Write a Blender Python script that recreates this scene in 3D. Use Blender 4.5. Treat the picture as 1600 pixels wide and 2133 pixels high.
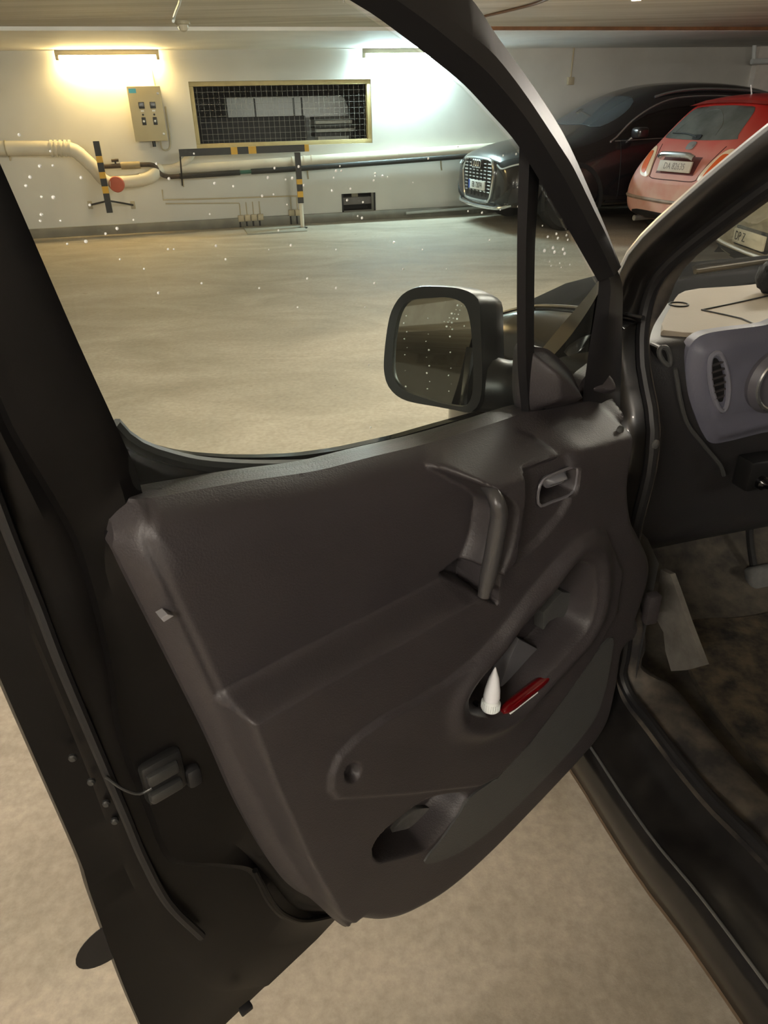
import bpy, bmesh, math, random
import numpy as np
from mathutils import Vector, Matrix
from mathutils.bvhtree import BVHTree

for o in list(bpy.data.objects):
    bpy.data.objects.remove(o, do_unlink=True)
random.seed(7)
SC = bpy.context.scene
COL = SC.collection

# ------------------------------------------------------------------ camera
FPX = 1490.0
PITCH, ROLL, EYE = math.radians(29.2), math.radians(-1.4), 1.42
cp, sp = math.cos(PITCH), math.sin(PITCH)
_r = np.array([1, 0, 0.]); _f = np.array([0, cp, -sp]); _u = np.array([0, sp, cp])
CR = math.cos(ROLL) * _r + math.sin(ROLL) * _u
CU = -math.sin(ROLL) * _r + math.cos(ROLL) * _u
CF = _f
CAM = np.array([0, 0, EYE])
cam = bpy.data.cameras.new('camera')
cam.sensor_fit = 'HORIZONTAL'; cam.sensor_width = 36.0
cam.lens = 36.0 * FPX / 1600.0
cam.clip_start = 0.02
camo = bpy.data.objects.new('camera', cam)
COL.objects.link(camo)
m = Matrix(((CR[0], CU[0], -CF[0], CAM[0]), (CR[1], CU[1], -CF[1], CAM[1]), (CR[2], CU[2], -CF[2], CAM[2]), (0, 0, 0, 1)))
camo.matrix_world = m
SC.camera = camo

# ------------------------------------------------------------------ world, exposure
wd = bpy.data.worlds.new('garage_air'); SC.world = wd
wd.use_nodes = True
wd.node_tree.nodes['Background'].inputs[0].default_value = (0.9, 0.75, 0.58, 1)
wd.node_tree.nodes['Background'].inputs[1].default_value = 0.02
SC.view_settings.view_transform = 'Standard'
SC.view_settings.look = 'None'
SC.view_settings.gamma = 1.0
SC.view_settings.use_curve_mapping = False
SC.view_settings.exposure = 0.0

# lamp colours and strengths
LAMP = 6.5
WARM = (1.0, 0.69, 0.31); COOL = (0.70, 0.93, 1.0); NEUTRAL = (1.0, 0.93, 0.83)

# ------------------------------------------------------------------ pixel -> place
def ray(x, y):
    return CF + CR * ((x - 800) / FPX) - CU * ((y - 1066.5) / FPX)
def onplane(x, y, P, N):
    d = ray(x, y)
    return CAM + d * (((P - CAM) @ N) / (d @ N))
def onz(x, y, z):
    return onplane(x, y, np.array([0, 0, z]), np.array([0, 0, 1.]))

Z3 = np.array([0, 0, 1.])
# garage wall frame: p along the wall, q out of the wall, z up
A0 = np.array([-4.742, 10.514, 0.]); _w = math.radians(13.88)
WP = np.array([math.cos(_w), math.sin(_w), 0.]); WQ = np.array([math.sin(_w), -math.cos(_w), 0.])
def RW(p, q, z): return A0 + WP * p + WQ * q + Z3 * z
def wallpx(x, y, q=0.0):
    X = onplane(x, y, A0 + WQ * q, WQ); D = X - A0
    return np.array([D @ WP, X[2]])
CEIL = 2.18
# van frame: f forward, s inward (to the right), z up
VY = math.radians(15)
VA = np.array([-math.sin(VY), math.cos(VY), 0.]); VR = np.array([math.cos(VY), math.sin(VY), 0.])
V0 = np.array([.3626, 1.0177, 0.])
def VW(f, s, z): return V0 + VA * f + VR * s + Z3 * z
def vanpx(x, y, f=None, s=None, z=None):
    if f is not None: X = onplane(x, y, V0 + VA * f, VA)
    elif s is not None: X = onplane(x, y, V0 + VR * s, VR)
    else: X = onz(x, y, z)
    D = X - V0
    return np.array([D @ VA, D @ VR, X[2]])
# door frame: u from hinge to rear edge, n towards the cabin side, z up
DG = math.radians(219)
DU = np.array([math.cos(DG), math.sin(DG), 0.]); DN = np.array([-DU[1], DU[0], 0.])
DH = np.array([.392, 1.0376, 0.])
def DW(u, z, n): return DH + DU * u + DN * n + Z3 * z
def doorpx(x, y, n=0.0, k=0.0, zb=1.06):
    # plane n = n0 + k (z - zb): leaning window plane when k is not zero
    N = DN - Z3 * k
    X = onplane(x, y, DH + DN * n + Z3 * zb, N); D = X - DH
    return np.array([D @ DU, X[2], D @ DN])
def D3(pts, n, k=0.0):
    out = []
    for i, q in enumerate(pts):
        nn = n[i] if hasattr(n, '__len__') else n
        u, z, m_ = doorpx(q[0], q[1], nn, k); out.append(DW(u, z, m_))
    return np.array(out)
def D2(pts, n):
    return np.array([doorpx(q[0], q[1], n)[:2] for q in pts])

# ------------------------------------------------------------------ materials
def S(r, g, b):
    def l(c):
        c /= 255.0
        return c / 12.92 if c <= .04045 else ((c + .055) / 1.055) ** 2.4
    return (l(r), l(g), l(b), 1.0)
MATS = {}
def mat(name, col, rough=.5, metal=0.0, var=0.0, vscale=8.0, bump=0.0, bscale=60.0, col2=None, coat=0.0, spec=.5, emit=None, estr=0.0, alpha=None, detail=4.0):
    if name in MATS: return MATS[name]
    mt = bpy.data.materials.new(name); mt.use_nodes = True
    nt = mt.node_tree; b = nt.nodes['Principled BSDF']
    b.inputs['Base Color'].default_value = col
    b.inputs['Roughness'].default_value = rough
    b.inputs['Metallic'].default_value = metal
    b.inputs['Specular IOR Level'].default_value = spec
    b.inputs['Coat Weight'].default_value = coat
    b.inputs['Coat Roughness'].default_value = .05
    if emit:
        b.inputs['Emission Color'].default_value = (*emit, 1); b.inputs['Emission Strength'].default_value = estr
    tc = nt.nodes.new('ShaderNodeTexCoord')
    if var > 0 or col2:
        nz = nt.nodes.new('ShaderNodeTexNoise'); nz.inputs['Scale'].default_value = vscale; nz.inputs['Detail'].default_value = detail
        nz.inputs['Roughness'].default_value = .6
        nt.links.new(tc.outputs['Object'], nz.inputs['Vector'])
        rp = nt.nodes.new('ShaderNodeValToRGB')
        c2 = col2 if col2 else tuple(min(1, c * (1 + var)) for c in col[:3]) + (1,)
        c1 = col if col2 else tuple(c * (1 - var) for c in col[:3]) + (1,)
        rp.color_ramp.elements[0].color = c1; rp.color_ramp.elements[1].color = c2
        rp.color_ramp.elements[0].position = .36; rp.color_ramp.elements[1].position = .64
        nt.links.new(nz.outputs['Fac'], rp.inputs['Fac']); nt.links.new(rp.outputs['Color'], b.inputs['Base Color'])
    if bump > 0:
        n2 = nt.nodes.new('ShaderNodeTexNoise'); n2.inputs['Scale'].default_value = bscale; n2.inputs['Detail'].default_value = 3
        nt.links.new(tc.outputs['Object'], n2.inputs['Vector'])
        bp = nt.nodes.new('ShaderNodeBump'); bp.inputs['Strength'].default_value = bump; bp.inputs['Distance'].default_value = .002
        nt.links.new(n2.outputs['Fac'], bp.inputs['Height']); nt.links.new(bp.outputs['Normal'], b.inputs['Normal'])
    MATS[name] = mt
    return mt
def glassmat(name, tint, refl=.09, rough=0.0, haze=0.0):
    # thin clear pane: transparent with a fresnel sheen and a little diffuse dirt
    if name in MATS: return MATS[name]
    mt = bpy.data.materials.new(name); mt.use_nodes = True
    nt = mt.node_tree; nt.nodes.clear()
    out = nt.nodes.new('ShaderNodeOutputMaterial')
    tr = nt.nodes.new('ShaderNodeBsdfTransparent'); tr.inputs[0].default_value = tint
    gl = nt.nodes.new('ShaderNodeBsdfGlossy'); gl.inputs['Roughness'].default_value = rough; gl.inputs[0].default_value = (1, 1, 1, 1)
    lw = nt.nodes.new('ShaderNodeLayerWeight'); lw.inputs[0].default_value = .5
    pw = nt.nodes.new('ShaderNodeMath'); pw.operation = 'POWER'; pw.inputs[1].default_value = 5
    fr = nt.nodes.new('ShaderNodeMath'); fr.operation = 'MULTIPLY_ADD'; fr.inputs[1].default_value = .8; fr.inputs[2].default_value = .03
    nt.links.new(lw.outputs['Facing'], pw.inputs[0]); nt.links.new(pw.outputs[0], fr.inputs[0])
    mx = nt.nodes.new('ShaderNodeMixShader')
    nt.links.new(fr.outputs[0], mx.inputs[0]); nt.links.new(tr.outputs[0], mx.inputs[1]); nt.links.new(gl.outputs[0], mx.inputs[2])
    last = mx
    if haze > 0:
        df = nt.nodes.new('ShaderNodeBsdfDiffuse'); df.inputs[0].default_value = (.6, .58, .52, 1)
        m2 = nt.nodes.new('ShaderNodeMixShader'); m2.inputs[0].default_value = haze
        nt.links.new(mx.outputs[0], m2.inputs[1]); nt.links.new(df.outputs[0], m2.inputs[2]); last = m2
    nt.links.new(last.outputs[0], out.inputs[0])
    MATS[name] = mt
    return mt

# ------------------------------------------------------------------ mesh helpers
ORG = {}          # world origin of each object
def tag(o, label=None, cat=None, group=None, kind=None):
    if label: o['label'] = label
    if cat: o['category'] = cat
    if group: o['group'] = group
    if kind: o['kind'] = kind
    return o
def empty(name, loc, label=None, cat=None, group=None):
    o = bpy.data.objects.new(name, None); COL.objects.link(o)
    o.empty_display_size = .1
    o.location = Vector(loc); ORG[o] = np.array(loc, float)
    return tag(o, label, cat, group)
def obj(name, vf, mt, parent=None, smooth=35, fix=True, label=None, cat=None, group=None, kind=None):
    v, f = vf
    v = np.asarray(v, float).reshape(-1, 3)
    if parent is not None: org = ORG[parent]
    else:
        lo, hi = v.min(0), v.max(0); org = np.array([(lo[0] + hi[0]) / 2, (lo[1] + hi[1]) / 2, lo[2]])
    me = bpy.data.meshes.new(name)
    me.from_pydata([tuple(x) for x in (v - org)], [], [tuple(int(i) for i in q) for q in f])
    me.validate()
    if fix:
        bm = bmesh.new(); bm.from_mesh(me)
        bmesh.ops.recalc_face_normals(bm, faces=bm.faces); bm.to_mesh(me); bm.free()
    if smooth:
        me.shade_smooth(); me.set_sharp_from_angle(angle=math.radians(smooth))
    me.materials.append(mt)
    o = bpy.data.objects.new(name, me); COL.objects.link(o)
    ORG[o] = org
    if parent is not None: o.parent = parent
    else: o.location = Vector(org)
    return tag(o, label, cat, group, kind)
def dup(root, off, label=None, group=None):
    def cp_(o, par):
        c = o.copy(); COL.objects.link(c); c.parent = par
        if par is None: c.location = Vector(ORG[root] + np.array(off, float)); ORG[c] = ORG[root] + np.array(off, float)
        for ch in o.children: cp_(ch, c)
        return c
    r = cp_(root, None)
    if label: r['label'] = label
    if group: r['group'] = group
    return r
def join(*parts):
    V, F, n = [], [], 0
    for v, f in parts:
        v = np.asarray(v, float).reshape(-1, 3)
        V.append(v); F += [tuple(i + n for i in q) for q in f]; n += len(v)
    return np.vstack(V), F
def spline(pts, n, closed=False):
    P = np.asarray(pts, float)
    if closed: Q = np.vstack([P[-1], P, P[0], P[1]])
    else: Q = np.vstack([2 * P[0] - P[1], P, 2 * P[-1] - P[-2]])
    out = []
    for i in range(1, len(Q) - 2):
        p0, p1, p2, p3 = Q[i - 1], Q[i], Q[i + 1], Q[i + 2]
        for t in np.linspace(0, 1, 14, endpoint=False):
            out.append(.5 * ((2 * p1) + (-p0 + p2) * t + (2 * p0 - 5 * p1 + 4 * p2 - p3) * t * t + (-p0 + 3 * p1 - 3 * p2 + p3) * t ** 3))
    out.append(Q[-2] if not closed else P[0])
    return resample(np.array(out), n, closed)
def resample(P, n, closed=False):
    P = np.asarray(P, float)
    d = np.r_[0, np.cumsum(np.linalg.norm(np.diff(P, axis=0), axis=1))]
    t = np.linspace(0, d[-1], n + 1)[:-1] if closed else np.linspace(0, d[-1], n)
    return np.stack([np.interp(t, d, P[:, i]) for i in range(P.shape[1])], 1)
def loft(curves, closed=False, capu=False):
    # curves: list of (N,3); closed joins last curve to first
    n = len(curves[0]); V = np.vstack(curves); F = []; k = len(curves)
    for i in range(k if closed else k - 1):
        j = (i + 1) % k
        for t in range(n - 1):
            F.append((i * n + t, j * n + t, j * n + t + 1, i * n + t + 1))
    if capu:
        F.append(tuple(i * n for i in range(k))); F.append(tuple(i * n + n - 1 for i in range(k))[::-1])
    return V, F
def frames(P):
    P = np.asarray(P, float); T = np.gradient(P, axis=0); T /= np.linalg.norm(T, axis=1)[:, None] + 1e-12
    ref = np.array([0, 0, 1.]) if abs(T[0][2]) < .9 else np.array([1., 0, 0])
    A = np.cross(T[0], ref); A /= np.linalg.norm(A); As = []
    for t in T:
        A = A - t * (A @ t); A /= np.linalg.norm(A); As.append(A)
    As = np.array(As); return T, As, np.cross(T, As)
def tube(path, r, seg=10, cap=True, closed=False):
    P = np.asarray(path, float); T, A, B = frames(P); n = len(P)
    r = np.broadcast_to(np.asarray(r, float), (n,))
    an = np.linspace(0, 2 * math.pi, seg, endpoint=False)
    V = [P[i] + r[i] * (np.cos(a) * A[i] + np.sin(a) * B[i]) for i in range(n) for a in an]; F = []
    for i in range(n if closed else n - 1):
        j = (i + 1) % n
        for k in range(seg):
            F.append((i * seg + k, i * seg + (k + 1) % seg, j * seg + (k + 1) % seg, j * seg + k))
    if cap and not closed:
        F.append(tuple(range(seg))[::-1]); F.append(tuple((n - 1) * seg + k for k in range(seg)))
    return np.array(V), F
def bar(path, wdt, hgt, up=Z3):
    # rectangular bar along a path; width across, height along 'up'
    P = np.asarray(path, float); T = np.gradient(P, axis=0); T /= np.linalg.norm(T, axis=1)[:, None]
    V = []; F = []
    for i in range(len(P)):
        a = np.cross(T[i], up); a /= np.linalg.norm(a); b = np.cross(a, T[i])
        for sx, sy in ((-1, -1), (1, -1), (1, 1), (-1, 1)): V.append(P[i] + a * sx * wdt / 2 + b * sy * hgt / 2)
    for i in range(len(P) - 1):
        for k in range(4): F.append((i * 4 + k, i * 4 + (k + 1) % 4, i * 4 + 4 + (k + 1) % 4, i * 4 + 4 + k))
    F.append((3, 2, 1, 0)); q = (len(P) - 1) * 4; F.append((q, q + 1, q + 2, q + 3))
    return np.array(V), F
def fbox(fr, lo, hi, bev=0.0, seg=2):
    # box in the coordinates of frame function fr(a,b,c)
    bm = bmesh.new(); bmesh.ops.create_cube(bm, size=1)
    for v in bm.verts:
        v.co = Vector([lo[i] + (v.co[i] + .5) * (hi[i] - lo[i]) for i in range(3)])
    if bev > 0:
        bmesh.ops.bevel(bm, geom=bm.edges[:], offset=bev, segments=seg, profile=.5, affect='EDGES')
    bm.verts.index_update()
    V = [fr(*v.co) for v in bm.verts]; F = [tuple(v.index for v in f.verts) for f in bm.faces]; bm.free()
    return np.array(V), F
def prism(poly, fr, c0, c1, bev=0.0, seg=2):
    # polygon in (a,b) of the frame extruded c0..c1, bevelled
    bm = bmesh.new(); n = len(poly)
    a = [bm.verts.new((q[0], q[1], c0)) for q in poly]; b = [bm.verts.new((q[0], q[1], c1)) for q in poly]
    bm.faces.new(a[::-1]); top = bm.faces.new(b)
    for i in range(n): bm.faces.new((a[i], a[(i + 1) % n], b[(i + 1) % n], b[i]))
    if bev > 0:
        bmesh.ops.bevel(bm, geom=list(top.edges), offset=bev, segments=seg, profile=.5, affect='EDGES', clamp_overlap=True)
    bmesh.ops.triangulate(bm, faces=[f for f in bm.faces if len(f.verts) > 4])
    bm.verts.index_update()
    V = [fr(*v.co) for v in bm.verts]; F = [tuple(v.index for v in f.verts) for f in bm.faces]; bm.free()
    return np.array(V), F
def lathe(prof, c, ax, seg=24):
    # prof: (r, h) list along the axis from c
    ax = np.asarray(ax, float); ax /= np.linalg.norm(ax)
    ref = Z3 if abs(ax[2]) < .9 else np.array([1., 0, 0]); A = np.cross(ax, ref); A /= np.linalg.norm(A); B = np.cross(ax, A)
    V, F = [], []; c = np.asarray(c, float)
    for r, h in prof:
        for k in range(seg):
            a = 2 * math.pi * k / seg; V.append(c + ax * h + r * (math.cos(a) * A + math.sin(a) * B))
    for i in range(len(prof) - 1):
        for k in range(seg): F.append((i * seg + k, i * seg + (k + 1) % seg, (i + 1) * seg + (k + 1) % seg, (i + 1) * seg + k))
    F.append(tuple(range(seg))[::-1]); F.append(tuple((len(prof) - 1) * seg + k for k in range(seg)))
    return np.array(V), F
def inpoly(P, poly):
    x, y = P[:, 0], P[:, 1]; r = np.zeros(len(P), bool); n = len(poly)
    for i in range(n):
        x1, y1 = poly[i]; x2, y2 = poly[(i + 1) % n]
        c = ((y1 > y) != (y2 > y))
        with np.errstate(divide='ignore', invalid='ignore'):
            r ^= c & (x < (x2 - x1) * (y - y1) / (y2 - y1 + 1e-15) + x1)
    return r
def polydist(P, line, closed=False, near=False):
    L = np.asarray(line, float); best = np.full(len(P), 1e9); Q = P.copy()
    m_ = len(L) if closed else len(L) - 1
    for i in range(m_):
        a = L[i]; d = L[(i + 1) % len(L)] - a; dd = d @ d + 1e-15
        t = np.clip(((P - a) @ d) / dd, 0, 1); X = a + t[:, None] * d
        e = np.hypot(P[:, 0] - X[:, 0], P[:, 1] - X[:, 1]); k = e < best
        best[k] = e[k]; Q[k] = X[k]
    return (best, Q) if near else best
def sdist(P, poly):
    d = polydist(P, poly, True); return np.where(inpoly(P, poly), d, -d)
def sst(x, a, b):
    t = np.clip((x - a) / (b - a), 0, 1); return t * t * (3 - 2 * t)
def field(outline, hfun, fr, res, rim=0.0):
    # grid over a 2-D outline, boundary snapped to the outline, height from hfun, placed by fr(a,b,h)
    O = np.asarray(outline, float); lo = O.min(0) - res; hi = O.max(0) + res
    nx = int((hi[0] - lo[0]) / res) + 2; ny = int((hi[1] - lo[1]) / res) + 2
    gx, gy = np.meshgrid(lo[0] + res * np.arange(nx), lo[1] + res * np.arange(ny), indexing='ij')
    P = np.stack([gx.ravel(), gy.ravel()], 1); ins = inpoly(P, O)
    idx = np.arange(nx * ny).reshape(nx, ny)
    c = np.stack([idx[:-1, :-1], idx[1:, :-1], idx[1:, 1:], idx[:-1, 1:]], -1).reshape(-1, 4)
    c = c[ins[c].any(1)]
    used = np.unique(c); rem = np.full(nx * ny, -1); rem[used] = np.arange(len(used))
    P = P[used]; ins = ins[used]; c = rem[c]
    if (~ins).any():
        _, Q = polydist(P[~ins], O, True, True); P[~ins] = Q
    h = hfun(P)
    V = np.array([fr(a, b, q) for (a, b), q in zip(P, h)])
    F = [tuple(q) for q in c]
    if rim:
        e = np.vstack([c[:, [0, 1]], c[:, [1, 2]], c[:, [2, 3]], c[:, [3, 0]]])
        key = np.sort(e, 1); _, inv, cnt = np.unique(key, axis=0, return_inverse=True, return_counts=True)
        be = e[cnt[inv.ravel()] == 1]; n0 = len(V); bv = np.unique(be); mp = {b: n0 + i for i, b in enumerate(bv)}
        V = np.vstack([V, np.array([fr(P[b][0], P[b][1], h[b] - rim) for b in bv])])
        F += [(a, b, mp[b], mp[a]) for a, b in be]
    return V, F
def text(s, fr, size, c, depth=.0015, stretch=1.0):
    cu = bpy.data.curves.new('t', 'FONT'); cu.body = s; cu.size = size; cu.align_x = 'CENTER'; cu.align_y = 'CENTER'
    cu.extrude = depth; cu.resolution_u = 3
    t = bpy.data.objects.new('t', cu); COL.objects.link(t)
    dg = bpy.context.evaluated_depsgraph_get(); me = bpy.data.meshes.new_from_object(t.evaluated_get(dg))
    V = [fr(c[0] + v.co.x * stretch, c[1] + v.co.y, c[2] + v.co.z) for v in me.vertices]; F = [tuple(p.vertices) for p in me.polygons]
    bpy.data.objects.remove(t, do_unlink=True); bpy.data.curves.remove(cu); bpy.data.meshes.remove(me)
    return np.array(V), F
# ------------------------------------------------------------------ setting
def floor_material():
    mt = bpy.data.materials.new('concrete_floor'); mt.use_nodes = True
    nt = mt.node_tree; b = nt.nodes['Principled BSDF']; L = nt.links.new
    tc = nt.nodes.new('ShaderNodeTexCoord')
    mp = nt.nodes.new('ShaderNodeMapping'); mp.inputs['Rotation'].default_value = (0, 0, .25); mp.inputs['Scale'].default_value = (.55, 1.2, 1)
    L(tc.outputs['Object'], mp.inputs['Vector'])
    n1 = nt.nodes.new('ShaderNodeTexNoise'); n1.inputs['Scale'].default_value = 1.6; n1.inputs['Detail'].default_value = 9; n1.inputs['Roughness'].default_value = .62; n1.inputs['Distortion'].default_value = .7
    L(mp.outputs[0], n1.inputs['Vector'])
    r1 = nt.nodes.new('ShaderNodeValToRGB'); e = r1.color_ramp.elements
    e[0].position = .30; e[0].color = S(142, 132, 116); e[1].position = .72; e[1].color = S(186, 175, 158)
    L(n1.outputs['Fac'], r1.inputs['Fac'])
    n2 = nt.nodes.new('ShaderNodeTexNoise'); n2.inputs['Scale'].default_value = 45; n2.inputs['Detail'].default_value = 6; n2.inputs['Roughness'].default_value = .7
    L(tc.outputs['Object'], n2.inputs['Vector'])
    r2 = nt.nodes.new('ShaderNodeValToRGB'); e = r2.color_ramp.elements
    e[0].position = .35; e[0].color = (.80, .79, .77, 1); e[1].position = .66; e[1].color = (1.06, 1.05, 1.03, 1)
    L(n2.outputs['Fac'], r2.inputs['Fac'])
    mu = nt.nodes.new('ShaderNodeMix'); mu.data_type = 'RGBA'; mu.blend_type = 'MULTIPLY'; mu.inputs['Factor'].default_value = 1
    L(r1.outputs[0], mu.inputs[6]); L(r2.outputs[0], mu.inputs[7])
    # small dark pits and oil specks
    vo = nt.nodes.new('ShaderNodeTexVoronoi'); vo.inputs['Scale'].default_value = 3.2; vo.inputs['Randomness'].default_value = 1
    wn = nt.nodes.new('ShaderNodeTexNoise'); wn.inputs['Scale'].default_value = 22; wn.inputs['Detail'].default_value = 3
    L(tc.outputs['Object'], wn.inputs['Vector'])
    ad = nt.nodes.new('ShaderNodeMix'); ad.data_type = 'RGBA'; ad.blend_type = 'LINEAR_LIGHT'; ad.inputs['Factor'].default_value = .07
    L(tc.outputs['Object'], ad.inputs[6]); L(wn.outputs['Color'], ad.inputs[7]); L(ad.outputs[2], vo.inputs['Vector'])
    r3 = nt.nodes.new('ShaderNodeValToRGB'); e = r3.color_ramp.elements
    e[0].position = .025; e[0].color = (.42, .36, .3, 1); e[1].position = .055; e[1].color = (1, 1, 1, 1)
    L(vo.outputs['Distance'], r3.inputs['Fac'])
    m2 = nt.nodes.new('ShaderNodeMix'); m2.data_type = 'RGBA'; m2.blend_type = 'MULTIPLY'; m2.inputs['Factor'].default_value = .8
    L(mu.outputs[2], m2.inputs[6]); L(r3.outputs[0], m2.inputs[7]); L(m2.outputs[2], b.inputs['Base Color'])
    rr = nt.nodes.new('ShaderNodeMapRange'); rr.inputs['To Min'].default_value = .6; rr.inputs["To Max"].default_value = .85
    L(n1.outputs['Fac'], rr.inputs['Value']); L(rr.outputs[0], b.inputs['Roughness'])
    bp = nt.nodes.new('ShaderNodeBump'); bp.inputs['Strength'].default_value = .35; bp.inputs['Distance'].default_value = .004
    L(n2.outputs['Fac'], bp.inputs['Height']); L(bp.outputs[0], b.inputs['Normal'])
    return mt
def ceiling_material():
    mt = bpy.data.materials.new('board_marked_ceiling'); mt.use_nodes = True
    nt = mt.node_tree; b = nt.nodes['Principled BSDF']; L = nt.links.new
    tc = nt.nodes.new('ShaderNodeTexCoord')
    mp = nt.nodes.new('ShaderNodeMapping'); mp.inputs['Rotation'].default_value = (0, 0, -_w); mp.inputs['Scale'].default_value = (.12, 2.4, 1)
    L(tc.outputs['Object'], mp.inputs['Vector'])
    n1 = nt.nodes.new('ShaderNodeTexNoise'); n1.inputs['Scale'].default_value = 2.2; n1.inputs['Detail'].default_value = 7; n1.inputs['Roughness'].default_value = .65
    L(mp.outputs[0], n1.inputs['Vector'])
    r1 = nt.nodes.new('ShaderNodeValToRGB'); e = r1.color_ramp.elements
    e[0].position = .3; e[0].color = S(178, 168, 150); e[1].position = .68; e[1].color = S(222, 216, 204)
    L(n1.outputs['Fac'], r1.inputs['Fac']); L(r1.outputs[0], b.inputs['Base Color'])
    b.inputs['Roughness'].default_value = .8
    bp = nt.nodes.new('ShaderNodeBump'); bp.inputs['Strength'].default_value = .4; bp.inputs['Distance'].default_value = .01
    L(n1.outputs['Fac'], bp.inputs['Height']); L(bp.outputs[0], b.inputs['Normal'])
    return mt
M_floor = floor_material(); M_ceil = ceiling_material()
M_wall = mat('white_wall', S(206, 204, 196), .7, var=.05, vscale=1.3, bump=.15, bscale=25)
M_wall2 = mat('pale_wall', S(214, 206, 192), .75, var=.06, vscale=1.1, bump=.15, bscale=25)
M_base = mat('grey_skirting', S(120, 116, 104), .7, var=.15, vscale=5)
M_dark = mat('vent_dark', S(22, 22, 24), .7)  # near-black lining and edge strips of the wall vent

PL, PR, QB = -14.0, 13.6, 25.0
obj('floor', fbox(RW, (PL, 0, -.15), (PR, QB, 0)), M_floor, smooth=0, kind='structure')
wa = wallpx(392, 170); wb = wallpx(776, 296); WX0, WX1, WZ0, WZ1 = wa[0], wb[0], wb[1] - .01, wa[1]
va = wallpx(713, 404); vb = wallpx(781, 439); HX0, HX1, HZ0, HZ1 = va[0], vb[0], vb[1], va[1]
def wall_with_holes(fr, a0, a1, z0, z1, q0, q1, holes):
    xs = sorted({a0, a1, *[h[0] for h in holes], *[h[1] for h in holes]}); zs = sorted({z0, z1, *[h[2] for h in holes], *[h[3] for h in holes]})
    parts = []
    for i in range(len(xs) - 1):
        for j in range(len(zs) - 1):
            cx_, cz_ = (xs[i] + xs[i + 1]) / 2, (zs[j] + zs[j + 1]) / 2
            if any(h[0] < cx_ < h[1] and h[2] < cz_ < h[3] for h in holes): continue
            parts.append(fbox(fr, (xs[i], q0, zs[j]), (xs[i + 1], q1, zs[j + 1])))
    return join(*parts)
obj('wall_back', wall_with_holes(RW, PL, PR, 0, CEIL + .25, -.22, 0, [(WX0, WX1, WZ0, WZ1), (HX0, HX1, HZ0, HZ1)]), M_wall, smooth=0, kind='structure')
obj('wall_right', fbox(RW, (PR, -.2, 0), (PR + .2, QB, CEIL + .25)), M_wall2, smooth=0, kind='structure')
obj('wall_left', fbox(RW, (PL - .2, -.2, 0), (PL, QB, CEIL + .25)), M_wall2, smooth=0, kind='structure')
obj('wall_front', fbox(RW, (PL, QB, 0), (PR, QB + .2, CEIL + .25)), M_wall2, smooth=0, kind='structure')
QS = 2.45
obj('ceiling', fbox(RW, (PL, 0, CEIL + .035), (PR, QB, CEIL + .3)), M_ceil, smooth=0, kind='structure')
obj('trim_6', fbox(RW, (PL, 0, CEIL), (PR, QS, CEIL + .034)), mat('brightened_soffit', S(232, 230, 226), .75, var=.06, vscale=1.5), smooth=0, kind='structure')  # lower ceiling slab, paler than the ceiling to stand in for lamp light
obj('trim_1', fbox(RW, (5.4, QS, CEIL + .003), (PR, QS + .05, CEIL + .045), .004), mat('brown_timber', S(120, 82, 52), .7, var=.2, vscale=6), smooth=30, kind='structure')
obj('baseboard_back', fbox(RW, (PL, 0, 0), (PR, .03, .125), .006), M_base, kind='structure')
pp = wallpx(1573, 100)[0]
obj('trim_2', fbox(RW, (pp, 0, .1), (pp + 1.1, .12, CEIL)), mat('pale_pilaster', S(236, 230, 222), .7, var=.04), smooth=0, kind='structure')
# deep beams over the aisle behind the photographer (seen in the door mirror)
for i, q in enumerate((13.6, 17.6, 21.6)):
    obj('trim_%d' % (3 + i), fbox(RW, (PL, q, CEIL - .22), (PR, q + .35, CEIL + .04), .01), M_ceil, smooth=30, kind='structure')

# room behind the meshed window
M_room = mat('back_room_plaster', S(120, 116, 112), .8, var=.1, vscale=2)
br = empty('back_room', RW((WX0 + WX1) / 2, -1.8, 0)); tag(br, kind='structure')
RX0, RX1 = WX0 - 1.5, WX1 + 2.2
for nm, lo, hi in (('room_floor', (RX0, -4.2, .2), (RX1, -.22, .3)), ('room_ceiling', (RX0, -4.2, 2.15), (RX1, -.22, 2.25)), ('room_back', (RX0, -4.3, .2), (RX1, -4.2, 2.25)),
                   ('room_side', (RX0 - .1, -4.2, .2), (RX0, -.22, 2.25)), ('room_side', (RX1, -4.2, .2), (RX1 + .1, -.22, 2.25))):
    obj(nm, fbox(RW, lo, hi), M_room, br, smooth=0)

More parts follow.
